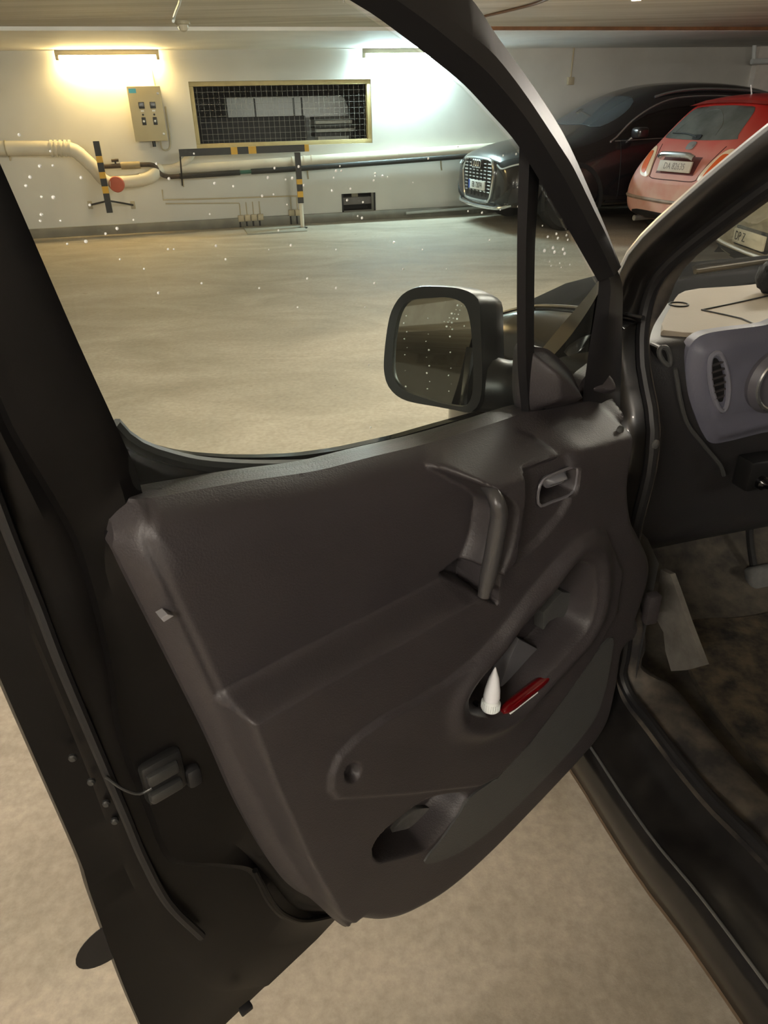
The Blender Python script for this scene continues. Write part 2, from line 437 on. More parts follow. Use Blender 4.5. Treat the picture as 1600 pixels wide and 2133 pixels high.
# ------------------------------------------------------------------ fluorescent lamps
M_housing = mat('lamp_housing', S(170, 160, 135), .5)
def lamp(a, b, col, strength, label, wall=True, zt=CEIL, rad=.019):
    # a, b: ends of the fitting on the ceiling, world xy
    a = np.array(a, float); b = np.array(b, float); mid = (a + b) / 2; d = (b - a) / np.linalg.norm(b - a); s = np.cross(Z3, d); L = np.linalg.norm(b - a)
    fr = lambda x, y, z: np.array([mid[0], mid[1], zt]) + d * x + s * y + Z3 * z
    t = empty('fluorescent_lamp', (mid[0], mid[1], zt - .12), label, 'lamp', 'strip lamps of the garage')
    obj('housing', fbox(fr, (-L / 2, -.028, -.06), (L / 2, .028, 0), .006), M_housing, t)
    for sg in (-1, 1):
        obj('end_cap', fbox(fr, (sg * (L / 2 - .02) - .02, -.03, -.11), (sg * (L / 2 - .02) + .02, .03, -.058), .006), M_housing, t)
    if zt < CEIL - .01:
        for sg in (-1, 1): obj('hanger_rod', tube([fr(sg * L * .3, 0, 0), fr(sg * L * .3, 0, CEIL + .035 - zt)], .006, 6), M_housing, t)
    em = mat('tube_glow_%g_%g' % (col[2], strength), (*col, 1), .5, emit=col, estr=strength * LAMP)
    obj('tube', tube([fr(-L / 2 + .035, 0, -.088), fr(L / 2 - .035, 0, -.088)], rad, 12), em, t)
    return t
def on_wall_xy(x, y, q):
    p, z = wallpx(x, y, q); return RW(p, q, 0)[:2]
e1, e2 = on_wall_xy(114, 112, .12), on_wall_xy(331, 112, .12)
lamp((*e1, 0), (*e2, 0), WARM, 46, 'warm glowing strip lamp above the beige control cabinet')
e1, e2 = on_wall_xy(755, 106, .12), on_wall_xy(925, 106, .12)
lamp((*e1, 0), (*e2, 0), COOL, 115, 'cool white strip lamp on the wall above the meshed window')

lamp(onz(1326, -4, CEIL - .17), onz(1326, -4, CEIL - .17) * np.array([1 - 1.24 / 7.0, 1 - 1.24 / 7.0, 1]), NEUTRAL, 60, "strip lamp on the ceiling in front of the red hatchback", zt=CEIL - .08)
for i, (p, q) in enumerate(((-1.6, 7.2), (-5.8, 9.5), (0.6, 12.6), (5.6, 13.2), (2.4, 16.5), (-4.5, 16.5), (5.2, 8.6), (5.0, 20.0))):
    lamp(RW(p - .62, q, 0), RW(p + .62, q, 0), NEUTRAL, 34 if i < 2 else (44 if i == 6 else 58), ('strip lamp over the empty bay left of the van', 'far left strip lamp over the open bays', 'strip lamp behind the photographer beside the van', 'strip lamp over the back of the van',
         'strip lamp in the second bay behind the van', 'strip lamp in the left bay behind the photographer', 'unseen strip lamp placed to light the tail of the silver estate car', 'strip lamp by the rear wall of the garage')[i], zt=CEIL - .08)  # lamp by the estate car is added out of view to light its tail

la = VW(1.75, -.1, 0); lamp(la, la + VR * 1.24, NEUTRAL, 28, 'strip lamp on the ceiling in front of the van bonnet', zt=CEIL - .08)
la = VW(1.2, -1.9, 0); lamp(la, la + VA * 1.24, NEUTRAL, 16, 'strip lamp over the floor beside the open van door', zt=CEIL - .08)

# ------------------------------------------------------------------ meshed window
M_wood = mat('yellowed_frame', S(190, 172, 122), .55, var=.08)
win = empty('window_1', RW((WX0 + WX1) / 2, -.1, WZ0)); tag(win, 'wide low window opening closed with wire mesh, behind the striped rail', kind='structure')
fw = .055
for nm, lo, hi in (('frame_rail', (WX0, -.14, WZ0), (WX1, -.03, WZ0 + fw)), ('frame_rail', (WX0, -.14, WZ1 - fw), (WX1, -.03, WZ1)),
                   ('frame_stile', (WX0, -.14, WZ0 + fw), (WX0 + fw, -.03, WZ1 - fw)), ('frame_stile', (WX1 - fw, -.14, WZ0 + fw), (WX1, -.03, WZ1 - fw))):
    obj(nm, fbox(RW, lo, hi, .005), M_wood, win)
ws = []
for p in np.arange(WX0 + fw + .04, WX1 - fw, .072): ws.append(bar([RW(p, -.08, WZ0 + fw), RW(p, -.08, WZ1 - fw)], .0024, .0024, WQ))
for z in np.arange(WZ0 + fw + .04, WZ1 - fw, .072): ws.append(bar([RW(WX0 + fw, -.085, z), RW(WX1 - fw, -.085, z)], .0024, .0024))
obj('wire_mesh', join(*ws), mat('galvanised_wire', S(150, 150, 142), .5, .3), win, smooth=0)
# things standing in the room behind
def wp3(x, y, q): p, z = wallpx(x, y, q); return p, z
M_white = mat('white_lacquer', S(234, 238, 236), .4)
a, b = wp3(470, 203, -1.6), wp3(727, 300, -1.6)
pts = [(a[0], .3), (b[0], .3), (b[0] + .02, a[1] - .35)] + [(b[0] - .12 + .12 * math.cos(t), a[1] - .14 + .14 * math.sin(t)) for t in np.linspace(0, math.pi / 2, 6)] + [(a[0], a[1])]
wc = empty('white_trailer', RW((a[0] + b[0]) / 2, -2.2, .3), 'white rounded trailer body standing behind the wire mesh', 'trailer')
obj('body', prism(pts, lambda x, z, q: RW(x, q, z), -2.9, -1.6, .03), M_white, wc)
for xx in (531, 612, 629):
    p, z = wp3(xx, 220, -1.58)
    obj('seam_strip', fbox(RW, (p - .012, -1.6, a[1] - .45), (p + .012, -1.585, a[1] - .02), .003), mat('grey_rubber', S(70, 74, 76), .6), wc)
dk = wp3(415, 246, -1.45); dk2 = wp3(632, 246, -1.45)
obj('dark_chest', fbox(RW, (dk[0], -1.5, .3), (dk2[0], -1.2, dk[1]), .02), mat('charcoal_box', S(38, 38, 40), .6, var=.2), label='long dark chest standing in front of the white trailer behind the mesh', cat='chest')
sa, sb = wp3(652, 262, -1.1), wp3(730, 262, -1.1)
for k in range(5):
    z0 = .3 + k * .0
    zt = wp3(690, 283 - k * 8.5, -1.1)[1]
    o = obj('board', fbox(RW, (sa[0] + .02 * (k % 2), -1.35, zt), (sb[0] + .03 * (k % 3), -.95, zt + .045), .004), mat('pale_board' if k % 2 else 'dark_board', S(200, 200, 190) if k % 2 else S(60, 60, 58), .6),
            label='%s board of the stack behind the wire mesh' % ('lowest dark', 'second pale', 'middle dark', 'fourth pale', 'topmost dark')[k], cat='board', group='boards stacked behind the mesh')
obj('trestle', fbox(RW, (sa[0] + .05, -1.3, .3), (sb[0] - .05, -1.0, wp3(690, 283, -1.1)[1]), .01), mat('pale_board', S(200, 200, 190), .6), label='pale trestle block carrying the stacked boards behind the mesh', cat='trestle')

# low opening in the wall
ho = empty('floor_vent', RW((HX0 + HX1) / 2, -.1, HZ0), 'dark rectangular vent opening low in the wall beside the striped post', 'vent')
obj('duct', join(fbox(RW, (HX0, -.5, HZ0), (HX1, -.48, HZ1)), fbox(RW, (HX0 - .02, -.5, HZ0 - .02), (HX0, -.2, HZ1)), fbox(RW, (HX1, -.5, HZ0 - .02), (HX1 + .02, -.2, HZ1)), fbox(RW, (HX0, -.5, HZ1), (HX1, -.2, HZ1 + .02)), fbox(RW, (HX0, -.5, HZ0 - .02), (HX1, -.2, HZ0))), M_dark, ho, smooth=0)
for sg in (HX0, HX1): obj('edge_strip', fbox(RW, (sg - .012, -.02, HZ0), (sg + .012, .012, HZ1), .003), M_dark, ho)
obj('flap', fbox(RW, (HX0 + .2, -.3, HZ1 - .1), (HX0 + .3, -.28, HZ1 - .01), .003), M_housing, ho)

# ------------------------------------------------------------------ control cabinet
c1, c2 = wallpx(263, 180, .2), wallpx(350, 293, .2)
CX0, CX1, CZ0, CZ1 = c1[0], c2[0], c2[1], c1[1]
cab = empty('control_cabinet', RW((CX0 + CX1) / 2, .1, CZ0), 'beige metal control cabinet with meters and knobs on the wall', 'cabinet')
M_cab = mat('beige_enamel', S(188, 176, 140), .45, var=.03)
obj('body', fbox(RW, (CX0 + .01, 0, CZ0 + .01), (CX1 - .01, .175, CZ1 - .01), .006), M_cab, cab)
cdoor = obj('door', fbox(RW, (CX0, .178, CZ0), (CX1, .2, CZ1), .006), M_cab, cab)
cw, ch = CX1 - CX0, CZ1 - CZ0
M_bk = mat('black_plastic', S(24, 24, 24), .4); M_met = mat('steel', S(170, 170, 165), .35, .8); M_gls = mat('meter_face', S(60, 60, 60), .2)
obj('label_plate', fbox(RW, (CX0 + .02, .2, CZ1 - .075), (CX0 + .11, .203, CZ1 - .025)), mat('blue_label', S(70, 160, 190), .5), cdoor, smooth=0)
for fx in (.36, .70):
    x = CX0 + cw * fx
    mtr = obj('meter', fbox(RW, (x - .036, .2, CZ0 + ch * .60), (x + .036, .215, CZ0 + ch * .60 + .075), .004), M_bk, cdoor)
    obj('meter_window', fbox(RW, (x - .026, .2145, CZ0 + ch * .60 + .03), (x + .026, .217, CZ0 + ch * .60 + .066)), M_gls, cdoor, smooth=0)
    obj('tag_strip', fbox(RW, (x - .02, .2, CZ0 + ch * .545), (x + .02, .202, CZ0 + ch * .545 + .018)), M_white, cdoor, smooth=0)
    obj('indicator', lathe([(.012, 0), (.012, .008), (.007, .014)], RW(x, .2, CZ0 + ch * .49), WQ, 12), M_bk, cdoor)
    obj('switch_plate', fbox(RW, (x - .026, .2, CZ0 + ch * .30), (x + .026, .208, CZ0 + ch * .30 + .09), .004), M_bk, cdoor)
    obj('switch_knob', lathe([(.018, 0), (.017, .02), (.012, .03)], RW(x, .208, CZ0 + ch * .30 + .045), WQ, 14), M_met, cdoor)
for fz in (.87, .13):
    obj('lock', lathe([(.016, 0), (.016, .006), (.008, .008)], RW(CX1 - .04, .2, CZ0 + ch * fz), WQ, 14), M_met, cdoor)
obj('cable_gland', tube([RW(CX0 + cw * .55, .1, CZ0 + .01), RW(CX0 + cw * .55, .1, CZ0 - .07)], .022, 10), M_bk, cab)
obj('cable', tube(spline([RW(CX1 - .1, .1, CZ0 + .01), RW(CX1 - .09, .08, CZ0 - .1), RW(CX1 - .0, .04, CZ0 - .1), RW(CX1 + .03, .02, CZ0 + .05), RW(CX1 + .03, .02, CZ0 + .4)], 24), .012, 8), M_housing, cab)
obj('cable_conduit', tube([wallrw for wallrw in (RW(CX0 + cw * .86, .015, CZ1), RW(CX0 + cw * .8, .015, CEIL - .1))], .009, 8), M_housing, cab)

# ------------------------------------------------------------------ pipes
M_ins = mat('white_pipe_wrap', S(214, 206, 186), .55, var=.07, vscale=4)
M_blk = mat('black_pipe', S(30, 29, 27), .55, var=.2)
M_grn = mat('green_pipe', S(46, 92, 76), .5)
def wq(x, y, q): p, z = wallpx(x, y, q); return RW(p, q, z)
PQ = .22; PRAD = .085
ip = empty('insulated_pipe', wq(60, 320, PQ) * np.array([1, 1, 0]) + Z3 * .7, 'fat white wrapped pipe bending down to an orange capped branch', 'pipe')
path = spline([wq(-260, 309, PQ), wq(-120, 309, PQ), wq(0, 309, PQ), wq(105, 309, PQ), wq(150, 312, PQ), wq(172, 327, PQ), wq(196, 350, PQ), wq(214, 372, PQ), wq(228, 381, PQ)], 60)
obj('main_run', tube(path, PRAD, 16), M_ins, ip)
for x in (108, 117, 127, 137, 146): obj('bellows_ring', tube([wq(x - 2.2, 309, PQ), wq(x + 2.2, 309.3, PQ)], PRAD + .016, 18), M_ins, ip)
for x, y, x2, y2 in ((165, 321, 169, 324), (185, 339, 189, 343)): obj('wrap_band', tube([wq(x, y, PQ), wq(x2, y2, PQ)], PRAD + .004, 16), M_ins, ip)
obj('strap', tube([wq(12, 309, PQ), wq(14.5, 309, PQ)], PRAD + .01, 16), M_housing, ip)
obj('strap_rod', bar([wq(12, 296, .03), wq(22, 335, .03)], .02, .02, WQ), M_housing, ip)
cap_c = wq(243, 384, PQ + .12)
obj('tee_branch', tube([wq(238, 381, PQ - .05), cap_c - WQ * .02], PRAD + .006, 16), M_ins, ip)
obj('orange_cap', lathe([(.098, -.03), (.1, 0), (.092, .012), (.02, .016)], cap_c, WQ + .15 * WP * -1, 24), mat('orange_red_cap', S(178, 84, 56), .5, var=.06), ip)
obj('side_run', tube(spline([wq(246, 380, PQ), wq(275, 377, PQ), wq(298, 374, PQ), wq(315, 368, PQ), wq(326, 357, PQ - .06), wq(335, 352, PQ - .1)], 26), .08, 16), M_ins, ip)
obj('wrap_band', tube([wq(292, 375, PQ), wq(296, 374.5, PQ)], .086, 16), M_ins, ip)

lp = empty('long_white_pipe', wq(500, 345, .12) * np.array([1, 1, 0]) + Z3 * .6, 'long white wrapped pipe along the wall under the meshed window', 'pipe')
obj('left_run', tube([wq(333, 354, .1), wq(430, 350, .1), wq(612, 338, .1)], .068, 14), M_ins, lp)
obj('riser', tube(spline([wq(360, 350, .1), wq(378, 343, .12), wq(396, 326, .12), wq(398, 318, .1)], 12), .05, 12), M_ins, lp)
obj('right_run', tube([wq(608, 338.5, .1), wq(626, 338, .1), wq(820, 324, .1), wq(1130, 302.5, .1)], .078, 14), M_ins, lp)
for x, y in ((632, 337.5), (648, 336.4), (828, 323.6)): obj('wrap_band', tube([wq(x, y, .1), wq(x + 5, y - .4, .1)], .083, 14), M_ins, lp)

bp_ = empty('black_pipe', wq(480, 360, .2) * np.array([1, 1, 0]) + Z3 * .6, 'thin black pipe with a valve running below the white pipe', 'pipe')
obj('valve_run', tube(spline([wq(212, 347, .2), wq(255, 345, .2), wq(300, 343, .2), wq(318, 344, .2), wq(328, 352, .2), wq(336, 363, .2), wq(352, 368, .2), wq(376, 367, .2)], 40), .03, 10), mat('rusty_pipe', S(66, 52, 38), .7, var=.3, vscale=12), bp_)
obj('valve_sleeve', tube([wq(252, 345.5, .2), wq(292, 343.5, .2)], .045, 12), mat('soiled_sleeve', S(150, 134, 100), .7, var=.15), bp_)
obj('valve_stem', tube([wq(242, 346, .2), wq(239.5, 334, .2)], .012, 8), M_blk, bp_)
obj('valve_wheel', tube([wq(232, 334.5, .2), wq(247, 333.5, .2)], .02, 10), mat('rusty_pipe', S(66, 52, 38)), bp_)
obj('black_run', tube([wq(374, 367, .2), wq(440, 363, .2), wq(500, 359, .2)], .036, 10), M_blk, bp_)
obj('green_joint', tube([wq(499, 359, .2), wq(525, 357.4, .2)], .024, 10), M_grn, bp_)
obj('black_run', tube([wq(523, 357.5, .2), wq(612, 352, .2), wq(830, 336, .2), wq(1130, 313.3, .2)], .036, 10), M_blk, bp_)
for x, y in ((380, 378), (640, 362), (918, 344)):
    obj('bracket', bar([wq(x, y - 14, .17), wq(x + 1, y + 2, .06), wq(x + 2, y + 10, .02)], .025, .02, WP), M_housing, bp_)

# ------------------------------------------------------------------ striped barriers
M_yel = mat('barrier_yellow', S(206, 160, 44), .5, var=.06); M_sblk = mat('barrier_black', S(26, 26, 24), .5, var=.15)
def striped(parent, a, b, w, h, bands, up):
    # bands: list of (t0, t1, yellow)
    a = np.array(a); b = np.array(b)
    for t0, t1, y in bands:
        obj('yellow_band' if y else 'black_band', bar([a + (b - a) * t0, a + (b - a) * t1], w, h, up), M_yel if y else M_sblk, parent, smooth=0)
bq = .42
ta, tb = wq(200, 294, bq), wq(229, 443, bq)
bo = empty('striped_guard_post', np.array([tb[0], tb[1], 0]), 'slanting black and yellow striped guard post in front of the orange capped pipe', 'post')
striped(bo, ta, tb, .075, .06, [(0, .2, 0), (.2, .29, 1), (.29, .42, 0), (.42, .51, 1), (.51, .62, 0), (.62, .72, 1), (.72, 1, 0)], WQ)
for x0, y0, x1, y1 in ((222, 419, 188, 427), (226, 418, 277, 427)):
    obj('stay_rod', tube([wq(x0, y0, bq), wq(x1, y1, .02)], .012, 8), M_blk, bo)
    obj('stay_plate', fbox(RW, (wallpx(x1, y1)[0] - .03, 0, wallpx(x1, y1)[1] - .05), (wallpx(x1, y1)[0] + .03, .012, wallpx(x1, y1)[1] + .05), .003), M_housing, bo)
rq = .5
ra, rb = wq(373, 318.5, rq), wq(643, 308, rq)
pa, pb, pc = wq(619, 314, rq), wq(624, 423, rq), wq(626, 469, rq)
rl = empty('striped_rail', np.array([pc[0], pc[1], 0]), 'black and yellow striped rail on a single post under the meshed window', 'barrier')
striped(rl, ra, rb, .06, .085, [(0, .39, 0), (.39, .44, 1), (.44, .525, 0), (.525, .585, 1), (.585, .965, 0), (.965, 1, 1)], Z3)
pcz = np.array([pa[0], pa[1], 0.0])
striped(rl, pa - Z3 * .02, np.array([pa[0], pa[1], pb[2]]), .075, .06, [(0, .52, 0), (.52, .62, 1), (.62, .76, 0), (.76, .88, 1), (.88, 1, 0)], WQ)
obj('post_foot', tube([np.array([pa[0], pa[1], pb[2] + .01]), pcz + Z3 * .01], .028, 10), M_ins, rl)
obj('foot_plate', lathe([(.07, 0), (.07, .012)], pcz, Z3, 14), M_blk, rl)
obj('hanger_bar', bar([wq(375, 322, rq - .02), wq(380, 386, .2)], .02, .02, WQ), M_blk, rl)

# ------------------------------------------------------------------ small wall fittings
M_box = mat('cream_box', S(190, 176, 146), .5)
def socket(x, y, yc, label, first=None):
    p, z = wallpx(x, y, 0)
    t = empty('junction_box', RW(p, 0, z - .045), label, 'junction box', 'junction boxes above the skirting')
    obj('case', fbox(RW, (p - .042, 0, z - .04), (p + .042, .06, z + .045), .008), M_box, t)
    obj('cover', fbox(RW, (p - .032, .06, z - .03), (p + .032, .066, z + .035), .004), M_box, t)
    zc = wallpx(x - 2, yc, 0)[1]
    obj('conduit', tube([RW(p, .015, z + .045), RW(p, .015, zc)], .008, 8), M_box, t)
    obj('drop_pipe', tube([RW(p - .02, .03, z - .04), RW(p - .02, .04, .0)], .012, 8), M_blk, t)
    return t
for (x, y, yc), nm in zip(((502, 455, 423), (515.5, 454, 421), (529, 453, 420), (542.5, 452, 419), (607, 443, 410), (620, 442.5, 410)), ('leftmost of the four grouped junction boxes', 'second of the four grouped junction boxes', 'third of the four grouped junction boxes', 'rightmost of the four grouped junction boxes', 'junction box just left of the striped rail post', 'junction box half hidden by the striped rail post')):
    socket(x, y, yc, nm + ', low on the wall')
obj('wall_conduit', tube([wq(345, 424, .02), wq(498, 423, .02), wq(500, 430, .02)], .008, 8), M_box, label='lower thin conduit line across the wall to the junction boxes', cat='conduit')
obj('wall_conduit', tube([wq(338, 395, .02), wq(340, 416, .02), wq(420, 414.5, .02), wq(622, 408, .02)], .010, 8), M_box, label='upper thin conduit line across the wall under the pipes', cat='conduit')
so = empty('wall_switch', wq(1187, 177, .0), 'small grey socket box hanging on a conduit above the dark car', 'socket')
p, z = wallpx(1187, 169)
obj('case', fbox(RW, (p - .05, 0, z - .05), (p + .05, .05, z + .05), .008), M_box, so)
obj('conduit', tube([RW(p, .02, z + .05), RW(p + .01, .02, CEIL)], .012, 8), M_box, so)
obj('floor_tube', tube([wq(846, 444, .16), wq(1030, 430, .16)], .02, 8), mat('zinc_tube', S(196, 200, 196), .4, .4), label='thin pale metal tube lying on the floor along the wall', cat='tube')
hz = [onz(506, 473, 0), onz(516, 489, 0), onz(640, 482, 0), onz(632, 470, 0)]
obj('floor_cover', prism([(q[0], q[1]) for q in hz], lambda a, b, c: np.array([a, b, c]), .001, .012, .003), mat('cover_plate', S(150, 146, 132), .6, var=.1), label='flat grey floor cover plate below the junction boxes', cat='cover plate')
# right corner pipes
rp_ = empty('corner_pipe', RW(pp + .5, .3, 1.9), 'pale pipe elbow under the ceiling at the far right', 'pipe')
obj('run', tube([wq(1566, 128, .3), wq(1620, 126, .3), wq(1760, 120, .3)], .04, 10), M_white, rp_)
obj('riser', tube([wq(1570, 127, .3), wq(1572, 92, .3)], .03, 10), M_white, rp_)
# ceiling cables and detector
X = onz(380, 44, CEIL + .035)
det = empty('ceiling_detector', (X[0], X[1], X[2] - .06), 'small clear dome detector with a cable end on the ceiling', 'detector')
obj('base', lathe([(.07, 0), (.07, -.025), (.06, -.03)], X, Z3, 20), M_housing, det)
obj('dome', lathe([(.05, -.03), (.048, -.055), (.035, -.075), (.01, -.085)], X, Z3, 20), mat('clear_dome', S(200, 190, 170), .1), det)
obj('hanging_cable', tube(spline([onz(377, -60, CEIL + .03), onz(375, 0, CEIL + .02), onz(367, 22, CEIL - .0), onz(362, 38, CEIL - .02), onz(361, 44, CEIL - .06)], 20), .012, 8), M_white, label='white cable dangling from the ceiling beside the dome detector', cat='cable')
obj('ceiling_cable', tube(spline([onz(1180, -20, CEIL + .028), onz(1120, 6, CEIL + .02), onz(1060, 22, CEIL + .022), onz(1000, 36, CEIL + .028)], 20), .012, 8), mat('brown_cable', S(92, 66, 46), .6), label='brown cable sagging along the ceiling over the dark car', cat='cable')
# ------------------------------------------------------------------ parked cars
class Car:
    def __init__(s, name, label, org, head, sc, L):
        h = math.radians(head); s.h = np.array([math.cos(h), math.sin(h), 0.]); s.l = np.array([-s.h[1], s.h[0], 0.]); s.sc = sc; s.L = L
        s.o = np.array([org[0], org[1], 0.]); c = s.fr(L / 2, 0, 0)
        s.root = empty(name, (c[0], c[1], 0), label, 'car')
    def fr(s, x, y, z): return s.o + (s.h * x + s.l * y + Z3 * z) * s.sc
    def body(s, st, mt, level=3):
        V = []; nc = 13
        for x, c in st:
            for y, z in c: V.append((x, y, z))
            for y, z in c[-2::-1]: V.append((x, -y, z))
        F = []
        for i in range(len(st) - 1):
            for j in range(nc - 1): F.append((i * nc + j, i * nc + j + 1, (i + 1) * nc + j + 1, (i + 1) * nc + j))
            F.append((i * nc + nc - 1, i * nc, (i + 1) * nc, (i + 1) * nc + nc - 1))
        for i in (0, len(st) - 1):
            b = i * nc
            for j in range(5): F.append((b + j, b + j + 1, b + nc - 2 - j, b + nc - 1 - j))
            F.append((b + 5, b + 6, b + 7))
        me = bpy.data.meshes.new('cage'); me.from_pydata(V, [], F)
        bm = bmesh.new(); bm.from_mesh(me); bmesh.ops.recalc_face_normals(bm, faces=bm.faces); bm.to_mesh(me); bm.free()
        t = bpy.data.objects.new('cage', me); COL.objects.link(t)
        md = t.modifiers.new('s', 'SUBSURF'); md.levels = level; md.render_levels = level
        dg = bpy.context.evaluated_depsgraph_get(); ev = bpy.data.meshes.new_from_object(t.evaluated_get(dg))
        vs = [tuple(v.co) for v in ev.vertices]; fs = [tuple(p.vertices) for p in ev.polygons]
        bpy.data.objects.remove(t, do_unlink=True); bpy.data.meshes.remove(me); bpy.data.meshes.remove(ev)
        s.bvh = BVHTree.FromPolygons(vs, fs)
        return obj('body', ([s.fr(*v) for v in vs], fs), mt, s.root, smooth=50)
    def hit(s, o, d):
        h = s.bvh.ray_cast(Vector(o), Vector(d)); return None if h[0] is None else np.array(h[0])
    def decal(s, name, poly, view, mt, eps=.006, res=.02, bulge=0.0, parent=None, thick=0.0, round_=True, label=None):
        # view: 'rear' / 'front' poly in (y,z); 'left' / 'right' poly in (x,z); 'top' poly in (x,y)
        P = spline(poly, max(24, 5 * len(poly)), True) if round_ else np.asarray(poly, float)
        dirs = dict(rear=((0, 1, 2), -3.0, (1, 0, 0)), front=((0, 1, 2), s.L + 3, (-1, 0, 0)), left=((1, 0, 2), 4.0, (0, -1, 0)), right=((1, 0, 2), -4.0, (0, 1, 0)), top=((2, 0, 1), 4.0, (0, 0, -1)))
        ax, far, d = dirs[view]; last = [None]
        def pos(a, b, h):
            o = [0, 0, 0]; o[ax[0]] = far; o[ax[1]] = a; o[ax[2]] = b
            q = s.hit(o, d)
            if q is None:
                q = np.array(o, float); q[ax[0]] = last[0] if last[0] is not None else (0 if view == 'rear' else s.L)
            else: last[0] = q[ax[0]]
            q = q - np.array(d) * h
            return s.fr(*q)
        sd = (lambda p: eps + bulge * sst(polydist(p, P, True), 0, .06)) if bulge else (lambda p: np.full(len(p), eps))
        return obj(name, field(P, sd, pos, res, rim=thick or eps * .8), mt, parent or s.root, smooth=40, label=label)
    def strip(s, name, line, view, r, mt, eps=0.004, seg=6, parent=None):
        dirs = dict(rear=((0, 1, 2), -3.0, (1, 0, 0)), front=((0, 1, 2), s.L + 3, (-1, 0, 0)), left=((1, 0, 2), 4.0, (0, -1, 0)), right=((1, 0, 2), -4.0, (0, 1, 0)), top=((2, 0, 1), 4.0, (0, 0, -1)))
        ax, far, d = dirs[view]; P = spline(line, 30); out = []
        for a, b in P:
            o = [0, 0, 0]; o[ax[0]] = far; o[ax[1]] = a; o[ax[2]] = b
            q = s.hit(o, d)
            if q is not None: out.append(s.fr(*(q - np.array(d) * eps)))
        return obj(name, tube(out, r * s.sc, seg), mt, parent or s.root)
    def wheels(s, xs, y, r, w, rim):
        for x in xs:
            for sg in (1, -1):
                ax = s.l * sg; c = s.fr(x, sg * y, r)
                tw = obj('wheel', lathe([(r * .62, -w * .2), (r * .66, -w * .02), (r * .72, 0), (r * .9, 0.0), (r * .98, -w * .15), (r, -w * .3), (r, -w * .7), (r * .96, -w)], c, ax, 32), mat('tyre_rubber', S(30, 29, 28), .8), s.root)
                rv = [lathe([(r * .1, -w * .06), (r * .12, -w * .02), (r * .05, -w * .01)], c, ax, 12)]
                ref = np.array([0, 0, 1.]); b2 = np.cross(ax, ref)
                for k in range(5):
                    an = 2 * math.pi * k / 5 + .3; dd = ref * math.cos(an) + b2 * math.sin(an)
                    rv.append(bar([c + dd * r * .06 - ax * w * .06, c + dd * r * .66 - ax * w * .05], r * .16, .02, ax))
                obj('rim', join(*rv), rim, tw)
                obj('brake_disc', lathe([(r * .6, -w * .3), (r * .6, -w * .25), (r * .1, -w * .24)], c, ax, 24), mat('dark_hub', S(40, 40, 42), .5, .5), tw)
                an = np.linspace(-.25, math.pi + .25, 22)
                arch = [s.fr(x + (r + .045) / 1 * math.cos(t), sg * (y + .002), r + (r + .045) * math.sin(t)) for t in an]
                obj('wheel_arch', bar(arch, .05, .07, ax), mat('arch_black', S(16, 16, 17), .7), s.root)

M_tint = mat('tinted_glass', S(26, 26, 27), .06, spec=.6)
M_chrome = mat('chrome', S(215, 218, 220), .18, .9)
M_plate = mat('plate_white', S(214, 212, 204), .5); M_ink = mat('plate_ink', S(28, 28, 30), .5)
M_bplast = mat('bumper_black', S(22, 22, 23), .6)

# ---- dark electric SUV, nose to the left
AU = Car('suv', 'black SUV with a slatted octagonal grille parked by the wall', (6.09, 12.05), 196.5, 1.0, 4.9)
M_aud = mat('black_metallic', S(38, 36, 38), .25, .3, coat=.6)
st = [(0, [(.6, .45), (.75, .5), (.78, .7), (.7, .95), (.55, 1.0), (.3, 1.02), (0, 1.02)]),
      (.12, [(.8, .3), (.94, .42), (.97, .72), (.88, 1.02), (.68, 1.15), (.38, 1.2), (0, 1.21)]),
      (.6, [(.86, .25), (.98, .4), (1.0, .78), (.92, 1.08), (.68, 1.5), (.38, 1.58), (0, 1.6)]),
      (1.5, [(.88, .22), (.98, .38), (.985, .8), (.93, 1.07), (.70, 1.62), (.40, 1.68), (0, 1.7)]),
      (2.35, [(.88, .22), (.98, .38), (.985, .8), (.93, 1.06), (.70, 1.63), (.40, 1.69), (0, 1.71)]),
      (2.9, [(.88, .22), (.98, .38), (.985, .8), (.93, 1.05), (.68, 1.54), (.40, 1.6), (0, 1.62)]),
      (3.75, [(.88, .22), (.985, .38), (.995, .8), (.92, 1.02), (.80, 1.07), (.45, 1.12), (0, 1.13)]),
      (4.35, [(.88, .24), (.98, .4), (.985, .76), (.9, .95), (.72, 1.0), (.4, 1.06), (0, 1.07)]),
      (4.72, [(.85, .26), (.96, .4), (.95, .72), (.84, .87), (.64, .93), (.36, .97), (0, .98)]),
      (4.87, [(.76, .28), (.84, .4), (.82, .68), (.7, .82), (.55, .87), (.32, .90), (0, .91)]),
      (4.9, [(.6, .32), (.66, .42), (.62, .66), (.54, .77), (.42, .82), (.26, .84), (0, .85)])]
AU.body(st, M_aud)
AU.decal('windscreen', [(3.55, .70), (3.62, .35), (3.65, 0), (3.62, -.35), (3.55, -.70), (3.02, -.58), (2.98, 0), (3.02, .58)], 'top', mat('screen_glass', S(70, 76, 80), .06), res=.06)
AU.decal('side_window', [(3.42, 1.05), (3.1, 1.25), (2.7, 1.42), (2.4, 1.47), (2.25, 1.47), (2.25, 1.07)], 'left', M_tint, res=.04, round_=False)
AU.decal('side_window', [(2.2, 1.07), (2.2, 1.47), (1.6, 1.46), (1.3, 1.42), (1.3, 1.08)], 'left', M_tint, res=.04, round_=False)
AU.decal('side_window', [(1.25, 1.09), (1.25, 1.41), (.9, 1.33), (.7, 1.22), (.9, 1.11)], 'left', M_tint, res=.04, round_=False)
AU.strip('window_chrome', [(3.50, 1.03), (3.42, 1.07), (3.1, 1.28), (2.7, 1.45), (2.3, 1.51), (1.6, 1.5), (1.0, 1.40), (.65, 1.22)], 'left', .012, M_chrome)
